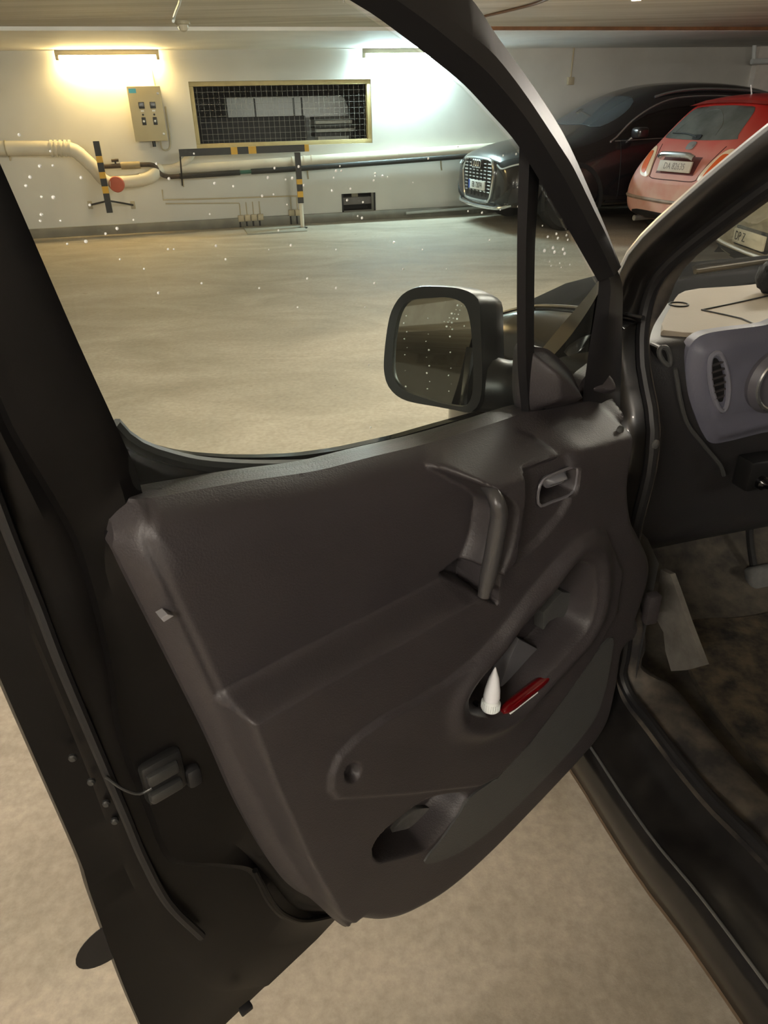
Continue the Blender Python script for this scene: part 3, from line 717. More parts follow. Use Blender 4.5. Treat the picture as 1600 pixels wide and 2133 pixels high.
AU.strip('belt_chrome', [(3.44, 1.035), (2.4, 1.055), (1.4, 1.075), (.8, 1.10)], 'left', .007, M_chrome)
for sg in (1, -1):
    rail = spline([(2.75, .64 * sg), (2.5, .66 * sg), (1.6, .67 * sg), (.9, .64 * sg), (.7, .62 * sg)], 16)
    pts = []
    for i, (x, y) in enumerate(rail):
        q = AU.hit((x, y, 4), (0, 0, -1)); pts.append(AU.fr(x, y, q[2] + .035 * math.sin(math.pi * min(1, max(0, i / 15)) * 1) ** .4 + .004))
    obj('roof_rail', tube(pts, .016, 8), M_chrome, AU.root)
gp = [(-.50, .70), (-.44, .80), (-.38, .845), (0, .86), (.38, .845), (.44, .80), (.50, .70), (.42, .40), (.33, .35), (0, .34), (-.33, .35), (-.42, .40)]
gr = AU.decal('grille', gp, 'front', mat('grille_dark', S(34, 36, 38), .4), eps=.006, res=.03, round_=False)
AU.strip('grille_frame', gp + [gp[0]], 'front', .022, M_chrome, eps=.014)
for k in range(9):
    z = .46 + k * .042; w = .40 + .035 * min(1, k / 5)
    AU.strip('grille_slat', [(-w, z), (-w / 2, z), (0, z), (w / 2, z), (w, z)], 'front', .009, M_chrome, eps=.016)
for y in (-.3, -.18, -.06, .06, .18, .3): AU.strip('grille_bar', [(y, .40), (y, .6), (y, .84)], 'front', .008, M_bplast, eps=.024)
bd = obj('badge_panel', fbox(AU.fr, (4.90, -.155, .735), (4.935, .155, .845), .008), M_bplast, AU.root)
rv = []
for k in range(4):
    c0 = (k - 1.5) * .066; rv.append(tube([AU.fr(4.94, c0 + .046 * math.cos(t), .79 + .046 * math.sin(t)) for t in np.linspace(0, 2 * math.pi, 20, endpoint=False)], .008, 6, closed=True))
obj('four_rings', join(*rv), M_chrome, bd)
pl = obj('number_plate', fbox(AU.fr, (4.915, -.26, .475), (4.932, .26, .59), .004), M_plate, AU.root)
AFR = lambda a, b, c: AU.fr(4.933 + c, a, b)
obj('plate_number', text('EB 72074', AFR, .098, (.02, .531, 0), stretch=.86), M_ink, pl, smooth=0)
obj('country_strip', fbox(AU.fr, (4.932, -.257, .478), (4.934, -.215, .587)), mat('plate_blue', S(40, 70, 150), .5), pl, smooth=0)
for sg in (1, -1):
    hl = AU.decal('headlight', [(sg * .52, .80), (sg * .66, .86), (sg * .82, .90), (sg * .90, .86), (sg * .84, .80), (sg * .68, .745)], 'front', mat('headlamp_dark', S(40, 44, 48), .1), res=.03, round_=False)
    AU.strip('light_strip', [(sg * .56, .80), (sg * .68, .76), (sg * .84, .815)], 'front', .010, mat('lamp_clear', S(200, 205, 205), .2), eps=.012)
    AU.decal('air_intake', [(sg * .56, .30), (sg * .80, .34), (sg * .86, .55), (sg * .72, .44), (sg * .52, .36)], 'front', M_bplast, res=.04, round_=False)
    AU.decal('lower_intake', [(sg * .02, .30), (sg * .5, .305), (sg * .52, .335), (sg * .02, .325)], 'front', M_bplast, res=.03, round_=False)
obj('chin_strip', tube(spline([AU.fr(4.78, -.80, .34), AU.fr(4.9, -.6, .29), AU.fr(4.95, 0, .28), AU.fr(4.9, .6, .29), AU.fr(4.78, .80, .34)], 30), .022, 8), M_chrome, AU.root)
AU.wheels((4.02, 1.08), .955, .375, .25, mat('alloy', S(120, 118, 116), .35, .7))
for sg in (1,):
    mr = obj('door_mirror', fbox(AU.fr, (3.12, .98, 1.06), (3.28, 1.17, 1.19), .04, 3), M_aud, AU.root)
    obj('mirror_arm', tube([AU.fr(3.22, .90, 1.05), AU.fr(3.22, 1.0, 1.09)], .02, 8), M_chrome, mr)
for x in (2.36, 1.38): obj('door_handle', fbox(AU.fr, (x - .12, .985, .92), (x + .1, 1.01, .95), .01), M_aud, AU.root)
for x in (3.36, 2.22, 1.2): AU.strip('door_gap', [(x, 1.03), (x + .0, .7), (x - .02, .36)], 'left', .005, M_bplast, eps=0)
AU.strip('sill_strip', [(3.5, .33), (2.5, .31), (1.55, .33)], 'left', .018, M_bplast)

# ---- small red hatchback, tail towards the camera
FI = Car('hatchback', 'dusty red small hatchback parked tail out beside the black SUV', (3.36, 8.95), 21, 1.0, 3.57)
M_red = bpy.data.materials.new('dusty_red'); M_red.use_nodes = True
def dusty(mt):
    nt = mt.node_tree; b = nt.nodes['Principled BSDF']; L = nt.links.new
    tc = nt.nodes.new('ShaderNodeTexCoord'); sx = nt.nodes.new('ShaderNodeSeparateXYZ'); L(tc.outputs['Object'], sx.inputs[0])
    # road dirt gathers on the lower tail: along the car axis (rear) and with height
    dt = nt.nodes.new('ShaderNodeVectorMath'); dt.operation = 'DOT_PRODUCT'; dt.inputs[1].default_value = tuple(-FI.h); L(tc.outputs['Object'], dt.inputs[0])
    m1 = nt.nodes.new('ShaderNodeMapRange'); m1.inputs['From Min'].default_value = .95; m1.inputs['From Max'].default_value = 1.85; L(dt.outputs['Value'], m1.inputs['Value'])
    m2 = nt.nodes.new('ShaderNodeMapRange'); m2.inputs['From Min'].default_value = 1.3; m2.inputs['From Max'].default_value = .45; m2.inputs['To Min'].default_value = .25; L(sx.outputs['Z'], m2.inputs['Value'])
    nz = nt.nodes.new('ShaderNodeTexNoise'); nz.inputs['Scale'].default_value = 5; nz.inputs['Detail'].default_value = 6; L(tc.outputs['Object'], nz.inputs['Vector'])
    mr = nt.nodes.new('ShaderNodeMapRange'); mr.inputs['From Min'].default_value = .3; mr.inputs['From Max'].default_value = .6; mr.inputs['To Min'].default_value = .7; mr.inputs['To Max'].default_value = 1.0; L(nz.outputs['Fac'], mr.inputs['Value'])
    a = nt.nodes.new('ShaderNodeMath'); a.operation = 'MULTIPLY'; L(m1.outputs[0], a.inputs[0]); L(m2.outputs[0], a.inputs[1])
    a2 = nt.nodes.new('ShaderNodeMath'); a2.operation = 'MULTIPLY'; L(a.outputs[0], a2.inputs[0]); L(mr.outputs[0], a2.inputs[1])
    mx = nt.nodes.new('ShaderNodeMix'); mx.data_type = 'RGBA'; mx.inputs[6].default_value = S(178, 30, 28); mx.inputs[7].default_value = S(200, 168, 148); L(a2.outputs[0], mx.inputs['Factor']); L(mx.outputs[2], b.inputs['Base Color'])
    r = nt.nodes.new('ShaderNodeMapRange'); r.inputs['To Min'].default_value = .3; r.inputs['To Max'].default_value = .8; L(a2.outputs[0], r.inputs['Value']); L(r.outputs[0], b.inputs['Roughness'])
dusty(M_red)
st = [(0, [(.50, .30), (.64, .36), (.67, .47), (.62, .57), (.5, .61), (.3, .62), (0, .62)]),
      (.03, [(.64, .22), (.77, .32), (.80, .50), (.74, .66), (.58, .72), (.32, .73), (0, .73)]),
      (.20, [(.68, .18), (.81, .32), (.84, .58), (.79, .86), (.63, .98), (.36, 1.0), (0, 1.0)]),
      (.62, [(.70, .18), (.815, .32), (.835, .62), (.79, .95), (.63, 1.38), (.38, 1.43), (0, 1.44)]),
      (.80, [(.70, .18), (.815, .32), (.83, .62), (.79, .96), (.63, 1.45), (.38, 1.50), (0, 1.51)]),
      (1.55, [(.70, .18), (.81, .32), (.825, .62), (.79, .96), (.62, 1.48), (.38, 1.53), (0, 1.54)]),
      (2.2, [(.70, .18), (.81, .32), (.825, .62), (.78, .94), (.60, 1.40), (.38, 1.45), (0, 1.46)]),
      (2.85, [(.70, .18), (.81, .32), (.825, .60), (.77, .90), (.66, .95), (.4, 1.0), (0, 1.01)]),
      (3.3, [(.68, .2), (.79, .34), (.79, .56), (.72, .74), (.58, .80), (.36, .85), (0, .86)]),
      (3.52, [(.6, .24), (.70, .36), (.68, .5), (.6, .62), (.48, .67), (.3, .70), (0, .71)]),
      (3.57, [(.5, .3), (.58, .4), (.55, .48), (.48, .55), (.38, .58), (.24, .60), (0, .61)])]
FI.body(st, M_red)
M_rglass = mat('dusty_glass', S(92, 96, 92), .25, var=.25, vscale=3, spec=.5)
rg = FI.decal('rear_window', [(-.56, 1.09), (-.3, 1.075), (0, 1.07), (.3, 1.075), (.56, 1.09), (.54, 1.16), (.46, 1.36), (.3, 1.395), (0, 1.405), (-.3, 1.395), (-.46, 1.36), (-.53, 1.12)], 'rear', M_rglass, res=.03)
obj('roof_spoiler', loft([np.array([FI.fr(.74 - .1 * (1 - abs(y) / .6) - .02, y, 1.405 + .02 * (1 - (y / .6) ** 2)) for y in np.linspace(-.56, .56, 15)]),
                          np.array([FI.fr(.62 - .06 * (1 - abs(y) / .6), y, 1.40 + .035 * (1 - (y / .6) ** 2)) for y in np.linspace(-.56, .56, 15)]),
                          np.array([FI.fr(.85, y, 1.455 + .03 * (1 - (y / .6) ** 2)) for y in np.linspace(-.56, .56, 15)])], closed=True, capu=True), M_red, FI.root)
wp = FI.decal('wiper_base', [(-.05, 1.08), (.05, 1.08), (.05, 1.12), (-.05, 1.12)], 'rear', M_bplast, eps=.02, res=.02)
FI.strip('wiper_arm', [(0, 1.10), (.2, 1.13), (.44, 1.135)], 'rear', .009, M_bplast, eps=.02)
FI.strip('wiper_mark', [(-.24, 1.12), (-.2, 1.24), (0, 1.36), (.2, 1.34), (.36, 1.24), (.42, 1.14)], 'rear', .004, M_rglass, eps=.006)
em = FI.decal('emblem', [(-.05, .985), (.05, .985), (.05, 1.05), (-.05, 1.05)], 'rear', M_chrome, eps=.012, res=.012, bulge=.006)
hd_ = obj('handle_bar', tube(spline([FI.fr(.04, -.27, .905), FI.fr(.02, -.2, .93), FI.fr(.015, 0, .935), FI.fr(.02, .2, .93), FI.fr(.04, .27, .905)], 20), .03, 10), M_chrome, FI.root)
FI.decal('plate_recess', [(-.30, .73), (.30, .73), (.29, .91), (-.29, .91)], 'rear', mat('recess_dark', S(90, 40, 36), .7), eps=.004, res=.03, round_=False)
fpl = obj('number_plate', fbox(lambda x, y, z: FI.fr(x + (z - .76) * .25, y, z), (.015, -.26, .755), (.035, .26, .868), .004), mat('dirty_plate', S(190, 178, 160), .6, var=.08), FI.root)
RFR = lambda a, b, c: FI.fr(.0145 - c + (b - .76) * .25, -a, b)
obj('plate_number', text('DA 82635', RFR, .094, (0, .811, 0), stretch=.86), mat('faded_ink', S(120, 108, 98), .6), fpl, smooth=0)
for sg in (1, -1):
    tl = FI.decal('tail_light', [(sg * .40, .70), (sg * .53, .70), (sg * .62, .78), (sg * .65, .95), (sg * .60, 1.0), (sg * .53, .97), (sg * .45, .86)], 'rear', mat('lamp_surround', S(226, 200, 168), .25), eps=.012, res=.025, bulge=.01)
    FI.decal('tail_lens', [(sg * .47, .74), (sg * .53, .735), (sg * .585, .80), (sg * .615, .93), (sg * .58, .955), (sg * .53, .92)], 'rear', mat('red_amber_lens', S(206, 92, 44), .15), eps=.026, res=.02, parent=tl)
FI.strip('bumper_strip', [(-.78, .47), (-.6, .455), (-.3, .445), (0, .44), (.3, .445), (.6, .455), (.78, .47)], 'rear', .022, mat('grimy_strip', S(140, 122, 106), .7, var=.2), eps=-.002)
FI.strip('hatch_gap', [(-.50, 1.02), (-.44, .88), (-.38, .72), (-.34, .675), (0, .67), (.34, .675), (.38, .72), (.44, .88), (.50, 1.02)], 'rear', .005, mat('gap_shadow', S(60, 28, 26), .8), eps=0)
FI.decal('lower_valance', [(-.60, .24), (0, .235), (.60, .24), (.55, .32), (0, .315), (-.55, .32)], 'rear', M_bplast, eps=.006, res=.03)
obj('exhaust', tube([FI.fr(.25, .50, .22), FI.fr(-.02, .50, .22)], .032, 12), M_met, FI.root)
obj('antenna', tube([FI.fr(.98, 0, 1.48), FI.fr(.93, 0, 1.60)], .007, 8), M_white, FI.root)
FI.decal('side_window', [(2.42, .93), (2.2, 1.20), (1.95, 1.35), (1.5, 1.39), (1.15, 1.37), (.85, 1.25), (.78, 1.08), (.95, .98)], 'right', M_tint, res=.04)
FI.wheels((.63, 2.93), .80, .29, .18, M_chrome)

# ---- silver estate car on the right
SV = Car('estate_car', 'silver estate car standing to the right, seen through the van windscreen', (3.05, 6.12), 0, 1.0, 4.4)
M_sil = mat('champagne_silver', S(186, 172, 140), .35, .45, coat=.3)
st = [(0, [(.6, .36), (.74, .42), (.76, .55), (.7, .7), (.55, .76), (.3, .78), (0, .78)]),
      (.05, [(.72, .22), (.84, .34), (.87, .56), (.80, .78), (.62, .86), (.34, .88), (0, .88)]),
      (.14, [(.76, .2), (.86, .34), (.88, .62), (.84, .98), (.66, 1.12), (.36, 1.15), (0, 1.15)]),
      (.42, [(.78, .2), (.87, .34), (.885, .66), (.84, 1.0), (.66, 1.46), (.38, 1.51), (0, 1.52)]),
      (1.0, [(.78, .2), (.87, .34), (.885, .66), (.84, 1.0), (.66, 1.50), (.38, 1.55), (0, 1.56)]),
      (2.4, [(.78, .2), (.87, .34), (.885, .66), (.84, .98), (.64, 1.48), (.38, 1.53), (0, 1.54)]),
      (3.2, [(.78, .2), (.87, .34), (.88, .62), (.82, .94), (.7, 1.0), (.4, 1.04), (0, 1.05)]),
      (4.1, [(.74, .22), (.84, .36), (.84, .56), (.76, .76), (.6, .83), (.36, .87), (0, .88)]),
      (4.35, [(.64, .26), (.74, .38), (.72, .52), (.62, .66), (.5, .70), (.3, .73), (0, .74)]),
      (4.4, [(.5, .32), (.6, .42), (.58, .5), (.5, .6), (.4, .63), (.24, .65), (0, .66)])]
SV.body(st, M_sil)
SV.decal('rear_window', [(-.6, 1.02), (0, 1.0), (.6, 1.02), (.52, 1.40), (0, 1.45), (-.52, 1.40)], 'rear', mat('grey_rear_glass', S(110, 106, 108), .1), res=.04)
SV.decal('side_window', [(.45, 1.0), (2.8, .98), (2.3, 1.36), (1.0, 1.42), (.55, 1.36)], 'left', M_tint, res=.06)
for sg in (1, -1):
    tl = SV.decal('tail_light', [(sg * .68, .72), (sg * .83, .74), (sg * .82, .98), (sg * .74, 1.02), (sg * .69, .9)], 'rear', mat('red_lens', S(190, 40, 34), .15), eps=.012, res=.02)
    SV.decal('amber_lens', [(sg * .72, .90), (sg * .81, .90), (sg * .80, .97), (sg * .74, .98)], 'rear', mat('amber_lens', S(230, 140, 60), .15), eps=.018, res=.02, parent=tl)
spl = obj('number_plate', fbox(SV.fr, (-.045, -.26, .40), (-.02, .26, .51), .004), mat('plate_cream', S(214, 206, 176), .5), SV.root)
obj('plate_mount', fbox(SV.fr, (-.02, -.28, .38), (.06, .28, .53), .006), M_bplast, SV.root)
obj('plate_number', text('DP Z', lambda a, b, c: SV.fr(-.046 - c, -a, b), .098, (-.13, .455, 0), stretch=.86), M_ink, spl, smooth=0)
SV.strip('bumper_edge', [(-.84, .36), (-.4, .345), (0, .34), (.4, .345), (.84, .36)], 'rear', .015, mat('pale_bumper_edge', S(220, 210, 180), .4), eps=.006)
SV.decal('lower_bumper', [(-.74, .24), (.74, .24), (.72, .32), (-.72, .32)], 'rear', M_bplast, res=.05, round_=False)
SV.wheels((.85, 3.5), .855, .31, .2, M_chrome)
# ------------------------------------------------------------------ the van with its open door
vroot = VW(0, .85, 0)
van = empty('van', (vroot[0], vroot[1], 0), 'black delivery van in the foreground with its driver door wide open', 'van')
M_trim = mat('door_plastic', S(52, 48, 49), .48, var=.06, vscale=5, bump=.25, bscale=420, spec=.4)
M_trim2 = mat('grey_plastic', S(66, 66, 65), .5, bump=.25, bscale=420, spec=.4)
M_pod = mat('smooth_plastic', S(60, 58, 58), .34, bump=.12, bscale=420)
M_paint = mat('black_paint', S(12, 12, 13), .12, coat=.1, var=.15, vscale=9)
M_steel = mat('dusty_black_paint', S(12, 11, 11), .36, var=.3, vscale=7, coat=0, spec=.22)
M_rub = mat('rubber', S(22, 21, 22), .55, var=.12, vscale=20)
M_blkp = mat('black_trim', S(27, 26, 27), .45, spec=.4)
M_wet = mat('water_bead', S(245, 245, 240), .05, spec=1.0)
DFR = lambda a, b, c: DW(a, b, c)

# ---------- inner steel shell of the door (rear shut face and lower edge)
KG, NG = .10, -.055         # lean and offset of the window plane
NS = 90
g0 = [(-130, 60), (0, 340), (157, 700), (240, 882), (290, 1000), (310, 1105), (335, 1217), (378, 1305), (440, 1422), (510, 1560), (570, 1698), (640, 1811), (690, 1870), (735, 1898)]
n0 = [None] * 4 + [-.06, -.05, -.05, -.05, -.05, -.05, -.05, -.05, -.05, -.05]
g1 = [(-215, 60), (-60, 355), (108, 700), (178, 842), (224, 944), (254, 1019), (264, 1075), (236, 1108), (240, 1140), (272, 1217), (316, 1305), (375, 1422), (443, 1560), (505, 1698), (568, 1811), (612, 1862), (665, 1890), (724, 1900)]
g2 = [(-330, 60), (-180, 400), (0, 824), (37, 906), (112, 1030), (157, 1112), (184, 1187), (210, 1281), (232, 1375), (243, 1440), (247, 1490), (274, 1584), (315, 1683), (342, 1755), (366, 1789), (410, 1797), (472, 1800), (531, 1813), (565, 1872), (598, 1908), (639, 1918), (716, 1904)]
g3 = [(-420, 60), (-200, 560), (-60, 900), (0, 1075), (49, 1206), (67, 1300), (112, 1412), (190, 1600), (250, 1760), (305, 1880), (370, 1990), (450, 2060), (560, 2052)]
g4 = [(-520, 60), (-330, 600), (-100, 1170), (0, 1412), (63, 1557), (166, 1791), (189, 1863), (252, 2038), (292, 2133), (330, 2215), (385, 2214)]
def dcurve(px, n, k=0.0, N=NS):
    P = []
    for i, q in enumerate(px):
        nn = n[i] if hasattr(n, '__len__') else n
        if nn is None: u, z, m_ = doorpx(q[0], q[1], NG, KG)
        else:
            u, z, m_ = doorpx(q[0], q[1], nn, KG)
            if z < 1.06: u, z, m_ = doorpx(q[0], q[1], nn)
        P.append(DW(u, z, m_))
    return spline(P, N)
def ramp(px, a, b): return list(np.linspace(a, b, len(px)))
c0 = dcurve(g0, n0)
c1 = dcurve(g1, [None] * 6 + [-.052] * (len(g1) - 6))
cm = dcurve([((a[0] + b[0]) / 2, (a[1] + b[1]) / 2) for a, b in zip(spline(g1, 24), spline(g2, 24))], -.064)
c2 = dcurve(g2, ramp(g2, -.07, -.055))
c2b = dcurve([(x - 12, y + 6) for x, y in g2], ramp(g2, -.088, -.062))
c2c = dcurve([((a[0] * .65 + b[0] * .35), (a[1] * .65 + b[1] * .35)) for a, b in zip(spline(g2, 24), spline(g3, 24))], ramp(range(24), -.095, -.066))
c3 = dcurve(g3, ramp(g3, -.105, -.068))
c3b = dcurve([(x - 9, y + 4) for x, y in g3], ramp(g3, -.112, -.071))
c4 = dcurve(g4, ramp(g4, -.118, -.07))
c5 = c4 - DN * .012 + DU * .002
c6 = c4 - DN * .02 - DU * .02
door = obj('front_door', loft([c0, c1, cm, c2, c2b, c2c, c3, c3b, c4, c5, c6]), M_steel, van, smooth=32, fix=True)

# ---------- outer skin
belt_px = [(236, 878), (262, 906), (300, 929), (356, 947), (412, 959), (487, 965), (560, 966), (644, 963), (732, 951), (854, 924), (928, 902), (1026, 874), (1085, 857), (1160, 838), (1240, 815)]
bo = [doorpx(x, y, -.10)[:2] for x, y in belt_px]
edge = [(DU @ (q - DH), q[2]) for q in c6[4::6]]
edge = [e for e in edge if e[1] < bo[0][1] - .05]
sk = [tuple(b) for b in bo] + [(-.02, bo[-1][1] - .05), (-.03, .6), (-.02, .32)] + [(e[0], e[1]) for e in edge[::-1]]
def skin_h(P):
    z = P[:, 1]; return -.150 + .03 * sst(z, .85, 1.12) + .05 * (1 - sst(z, .2, .55))
obj('outer_skin', field(np.array(sk), skin_h, DFR, .02, rim=.012), M_paint, door)
mz = doorpx(205, 1938, -.12)[1] - .39
mu_ = [.02, .5] + [.905 + .042 * math.sin(a) for a in np.linspace(0, 1.5, 8)]; ms_ = [1, 1] + [math.cos(a) for a in np.linspace(0, 1.5, 8)]
obj('side_molding', loft([np.array([DW(u, .40 + mz + .034 * k * math.sin(t), -.088 - .008 * k * math.cos(t)) for u, k in zip(mu_, ms_)]) for t in np.linspace(-1.57, 1.57, 14)], closed=True, capu=True), M_rub, door)
obj('belt_seal', tube(spline([DW(*doorpx(x, y + 6, -.088)[:2], -.088) for x, y in belt_px], 50), .008, 8), M_rub, door)

# ---------- window frame
f0 = [(430, -170), (600, -80), (728, 0), (780, 32), (840, 76), (900, 122), (965, 175), (1022, 236), (1075, 297), (1122, 372), (1176, 464), (1246, 586)]
f1 = [(560, -220), (760, -90), (880, -10), (956, 52), (1020, 104), (1060, 150), (1100, 204), (1140, 264), (1170, 310), (1196, 352), (1234, 430), (1272, 508), (1291, 560)]
f2 = [(640, -260), (860, -130), (984, 0), (1020, 52), (1048, 92), (1080, 136), (1118, 190), (1156, 248), (1180, 290), (1202, 336), (1232, 405), (1264, 480), (1294, 556)]
def gcurve(px, dn, N=50, k=KG, ext=()):
    # ext: further (u, z) points of the frame above the picture, from the rear corner forward
    return spline([DW(u, z, NG + k * (z - 1.06) + dn) for u, z in ext] + [DW(u, z, m_) for u, z, m_ in (doorpx(x, y, NG + dn, k) for x, y in px)], N)
X0 = [(.838, 1.44), (.832, 1.49), (.815, 1.53), (.78, 1.55), (.72, 1.552)]; X1 = [(.885, 1.44), (.878, 1.51), (.85, 1.56), (.80, 1.585), (.70, 1.58)]; X2 = [(.915, 1.44), (.91, 1.53), (.885, 1.585), (.82, 1.612), (.68, 1.605)]
A_ = gcurve(f0, .0, 80, ext=X0); B_ = gcurve(f0, .022, 80, ext=X0); Dd = gcurve(f1, .030, 80, ext=X1); Cc = (B_ + Dd) / 2 + DN * .008; Ee = gcurve(f1, .014, 80, ext=X1); Ef = gcurve(f2, .006, 80, ext=X2); Ff = gcurve(f2, -.014, 80, ext=X2); Gg = gcurve(f0, -.010, 80, ext=X0)
obj('window_frame', loft([A_, B_, Cc, Dd, Ee, Ef, Ff, Gg], closed=True, capu=True), M_blkp, door, smooth=40)
# front upright below the frame, beside the quarter glass
h0 = [(1240, 575), (1248, 589), (1240, 650), (1229, 715), (1218, 795), (1212, 850), (1205, 900)]
h1 = [(1275, 540), (1296, 590), (1297, 650), (1296, 715), (1294, 795), (1292, 850), (1290, 910)]
hm = [((a[0] + b[0]) / 2, (a[1] + b[1]) / 2) for a, b in zip(h0, h1)]
obj('frame_upright', loft([gcurve(h0, .0, 20), gcurve(h0, .016, 20), gcurve(hm, .026, 20), gcurve(h1, .012, 20), gcurve(h1, -.03, 20), gcurve(h0, -.012, 20)], closed=True, capu=True), M_blkp, door, smooth=40)
d0 = [(1082, 306), (1079, 420), (1077, 540), (1078, 750), (1087, 862)]
d1 = [(1124, 366), (1119, 440), (1114, 540), (1113, 745), (1118, 862)]
dm = [((a[0] + b[0]) / 2, (a[1] + b[1]) / 2) for a, b in zip(d0, d1)]
obj('divider_bar', loft([gcurve(d0, -.008, 24), gcurve(d0, .008, 24), gcurve(dm, .014, 24), gcurve(d1, .008, 24), gcurve(d1, -.008, 24)], closed=True, capu=True), M_blkp, door, smooth=40)
# rear frame guide strip (soft grey lining beside the glass)
# ---------- glass
M_glass = glassmat('side_glass', (.93, .965, .945, 1), haze=.012)
def pane(name, px, n, k, mt, parent, th=.004):
    P = np.array([DW(*doorpx(x, y, n, k)) for x, y in px]); nn = DN - Z3 * k; nn = nn / np.linalg.norm(nn)
    m_ = len(P); V = np.vstack([P - nn * th / 2, P + nn * th / 2])
    F = [tuple(range(m_))[::-1], tuple(range(m_, 2 * m_))] + [(i, (i + 1) % m_, m_ + (i + 1) % m_, m_ + i) for i in range(m_)]
    return obj(name, (V, F), mt, parent, smooth=0)
win_px = [(-140, 40), (-20, 330), (150, 700), (232, 880), (262, 1020), (600, 1010), (900, 935), (1090, 880), (1092, 330), (1060, 290), (960, 180), (840, 84), (728, 8), (600, -76), (430, -160), (200, -190), (-60, -110)]
pane('window_glass', win_px, NG - .005, KG, M_glass, door)
pane('quarter_glass', [(1110, 360), (1180, 480), (1242, 590), (1225, 715), (1215, 800), (1110, 860)], NG - .006, KG, M_glass, door)
# water droplets on the pane
dr = [(105, 315), (83, 346), (40, 281), (110, 345), (63, 369), (54, 387), (86, 410), (111, 411), (86, 447), (84, 460), (126, 460), (169, 370), (187, 427), (278, 458), (244, 476), (220, 487), (140, 508), (179, 503), (352, 372), (326, 341), (404, 320), (447, 382), (486, 388), (437, 446), (558, 370), (572, 350), (595, 374), (609, 371), (546, 408), (570, 405), (598, 426), (622, 347), (633, 386), (708, 346), (700, 356), (711, 356), (695, 370), (692, 397), (730, 393), (781, 361), (781, 367), (796, 367), (778, 376), (807, 369), (723, 417), (756, 421), (745, 450), (754, 454), (892, 330), (954, 305), (860, 380), (1075, 321), (1048, 324), (1078, 390), (1079, 430), (975, 440), (1042, 437), (1004, 443), (820, 505), (700, 520), (560, 520), (450, 512), (350, 519), (362, 519), (606, 511), (470, 540), (300, 560), (700, 600), (640, 580), (540, 600), (760, 640), (330, 610), (880, 520), (930, 560), (1020, 500), (620, 640), (716, 3), (780, 590), (840, 560), (580, 480), (768, 760), (772, 890), (420, 590), (250, 540)]
dp = []
for i, (x, y) in enumerate(dr):
    c = DW(*doorpx(x, y, NG + .0, KG)); r = .0008 + .0007 * ((i * 37) % 10) / 10
    dp.append(lathe([(r * .2, r * .75), (r * .75, r * .5), (r, 0)], c, DN - Z3 * KG, 8))
obj('water_droplets', join(*dp), M_wet, door, kind='stuff')
dq = []
for i in range(16):
    x, y = 1130 + (i * 53) % 60, 470 + (i * 29) % 90
    if y > 372 + (x - 1122) * 1.7 + 8:
        c = DW(*doorpx(x, y, NG, KG)); r = .0012 + .0006 * (i % 3); dq.append(lathe([(r * .2, r * .75), (r * .75, r * .5), (r, 0)], c, DN - Z3 * KG, 8))
if dq: obj('water_droplets', join(*dq), M_wet, door, kind='stuff')

# ---------- moulded trim panel as a relief over the door plane
top_px = [(246, 1096), (262, 1066), (285, 1046), (315, 1040), (400, 1024), (512, 1004), (659, 982), (771, 954), (902, 922), (1026, 884), (1100, 860), (1155, 852), (1225, 838), (1280, 832)]
left_px = [(250, 1155), (278, 1217), (322, 1305), (381, 1422), (449, 1560), (510, 1698), (574, 1811), (617, 1859), (671, 1887)]
bot_px = [(725, 1903), (773, 1907), (827, 1892), (908, 1848), (994, 1778), (1085, 1687), (1182, 1585), (1230, 1528), (1257, 1477), (1273, 1407), (1282, 1340)]
right_px = [(1290, 1260), (1310, 1190), (1314, 1140), (1296, 1098), (1278, 1060), (1268, 1000), (1270, 940), (1284, 880)]
OUT = np.vstack([spline(D2(top_px, -.036), 60), spline(D2(right_px[::-1], -.0), 40), spline(D2(bot_px[::-1], .02), 60), spline(D2(left_px[::-1], -.025), 60)])
LT = spline(D2(top_px, -.036), 80); LL = spline(D2([top_px[1], (242, 1112)] + left_px, -.025), 80); LB = spline(D2(bot_px, .02), 80); LR = spline(D2(right_px, 0), 60)
AH = .052
I_ = D2([(529, 1511), (590, 1477), (659, 1437), (756, 1383), (854, 1329), (971, 1263), (1017, 1244), (1070, 1181), (1122, 1126), (1170, 1068), (1200, 990), (1235, 900), (1400, 860), (1420, 1500), (1000, 2050), (760, 2000), (690, 1870), (650, 1800), (577, 1640)], AH)
O__ = D2([(473, 1483), (522, 1441), (561, 1402), (629, 1368), (727, 1319), (824, 1268), (932, 1210), (985, 1165), (1040, 1100), (1090, 1040), (1130, 950), (1160, 860), (1500, 780), (1500, 1500), (1000, 2150), (700, 2100), (640, 1900), (590, 1780), (520, 1620)], 0)
SEAM = D2([(1262, 1108), (1240, 1104), (1208, 1122), (1160, 1166), (1096, 1240), (1037, 1319), (985, 1375), (925, 1424), (860, 1464), (800, 1494), (741, 1537), (703, 1574), (687, 1612), (685, 1644), (700, 1662), (860, 1655), (1000, 1640), (1037, 1622), (1103, 1552), (1181, 1450), (1240, 1366), (1285, 1280), (1298, 1190)], AH)
POCK = spline(D2([(1221, 1172), (1201, 1178), (1162, 1231), (1125, 1272), (1090, 1312), (1050, 1368), (1010, 1412), (986, 1450), (982, 1470), (988, 1491), (1017, 1498), (1044, 1494), (1090, 1469), (1155, 1398), (1190, 1361), (1231, 1312), (1246, 1262), (1247, 1214), (1240, 1181)], AH + .008), 90, True)
LPOC = spline(D2([(777, 1775), (795, 1741), (848, 1698), (892, 1671), (935, 1660), (980, 1659), (962, 1694), (940, 1724), (897, 1768), (868, 1780), (820, 1792), (789, 1796)], AH), 70, True)
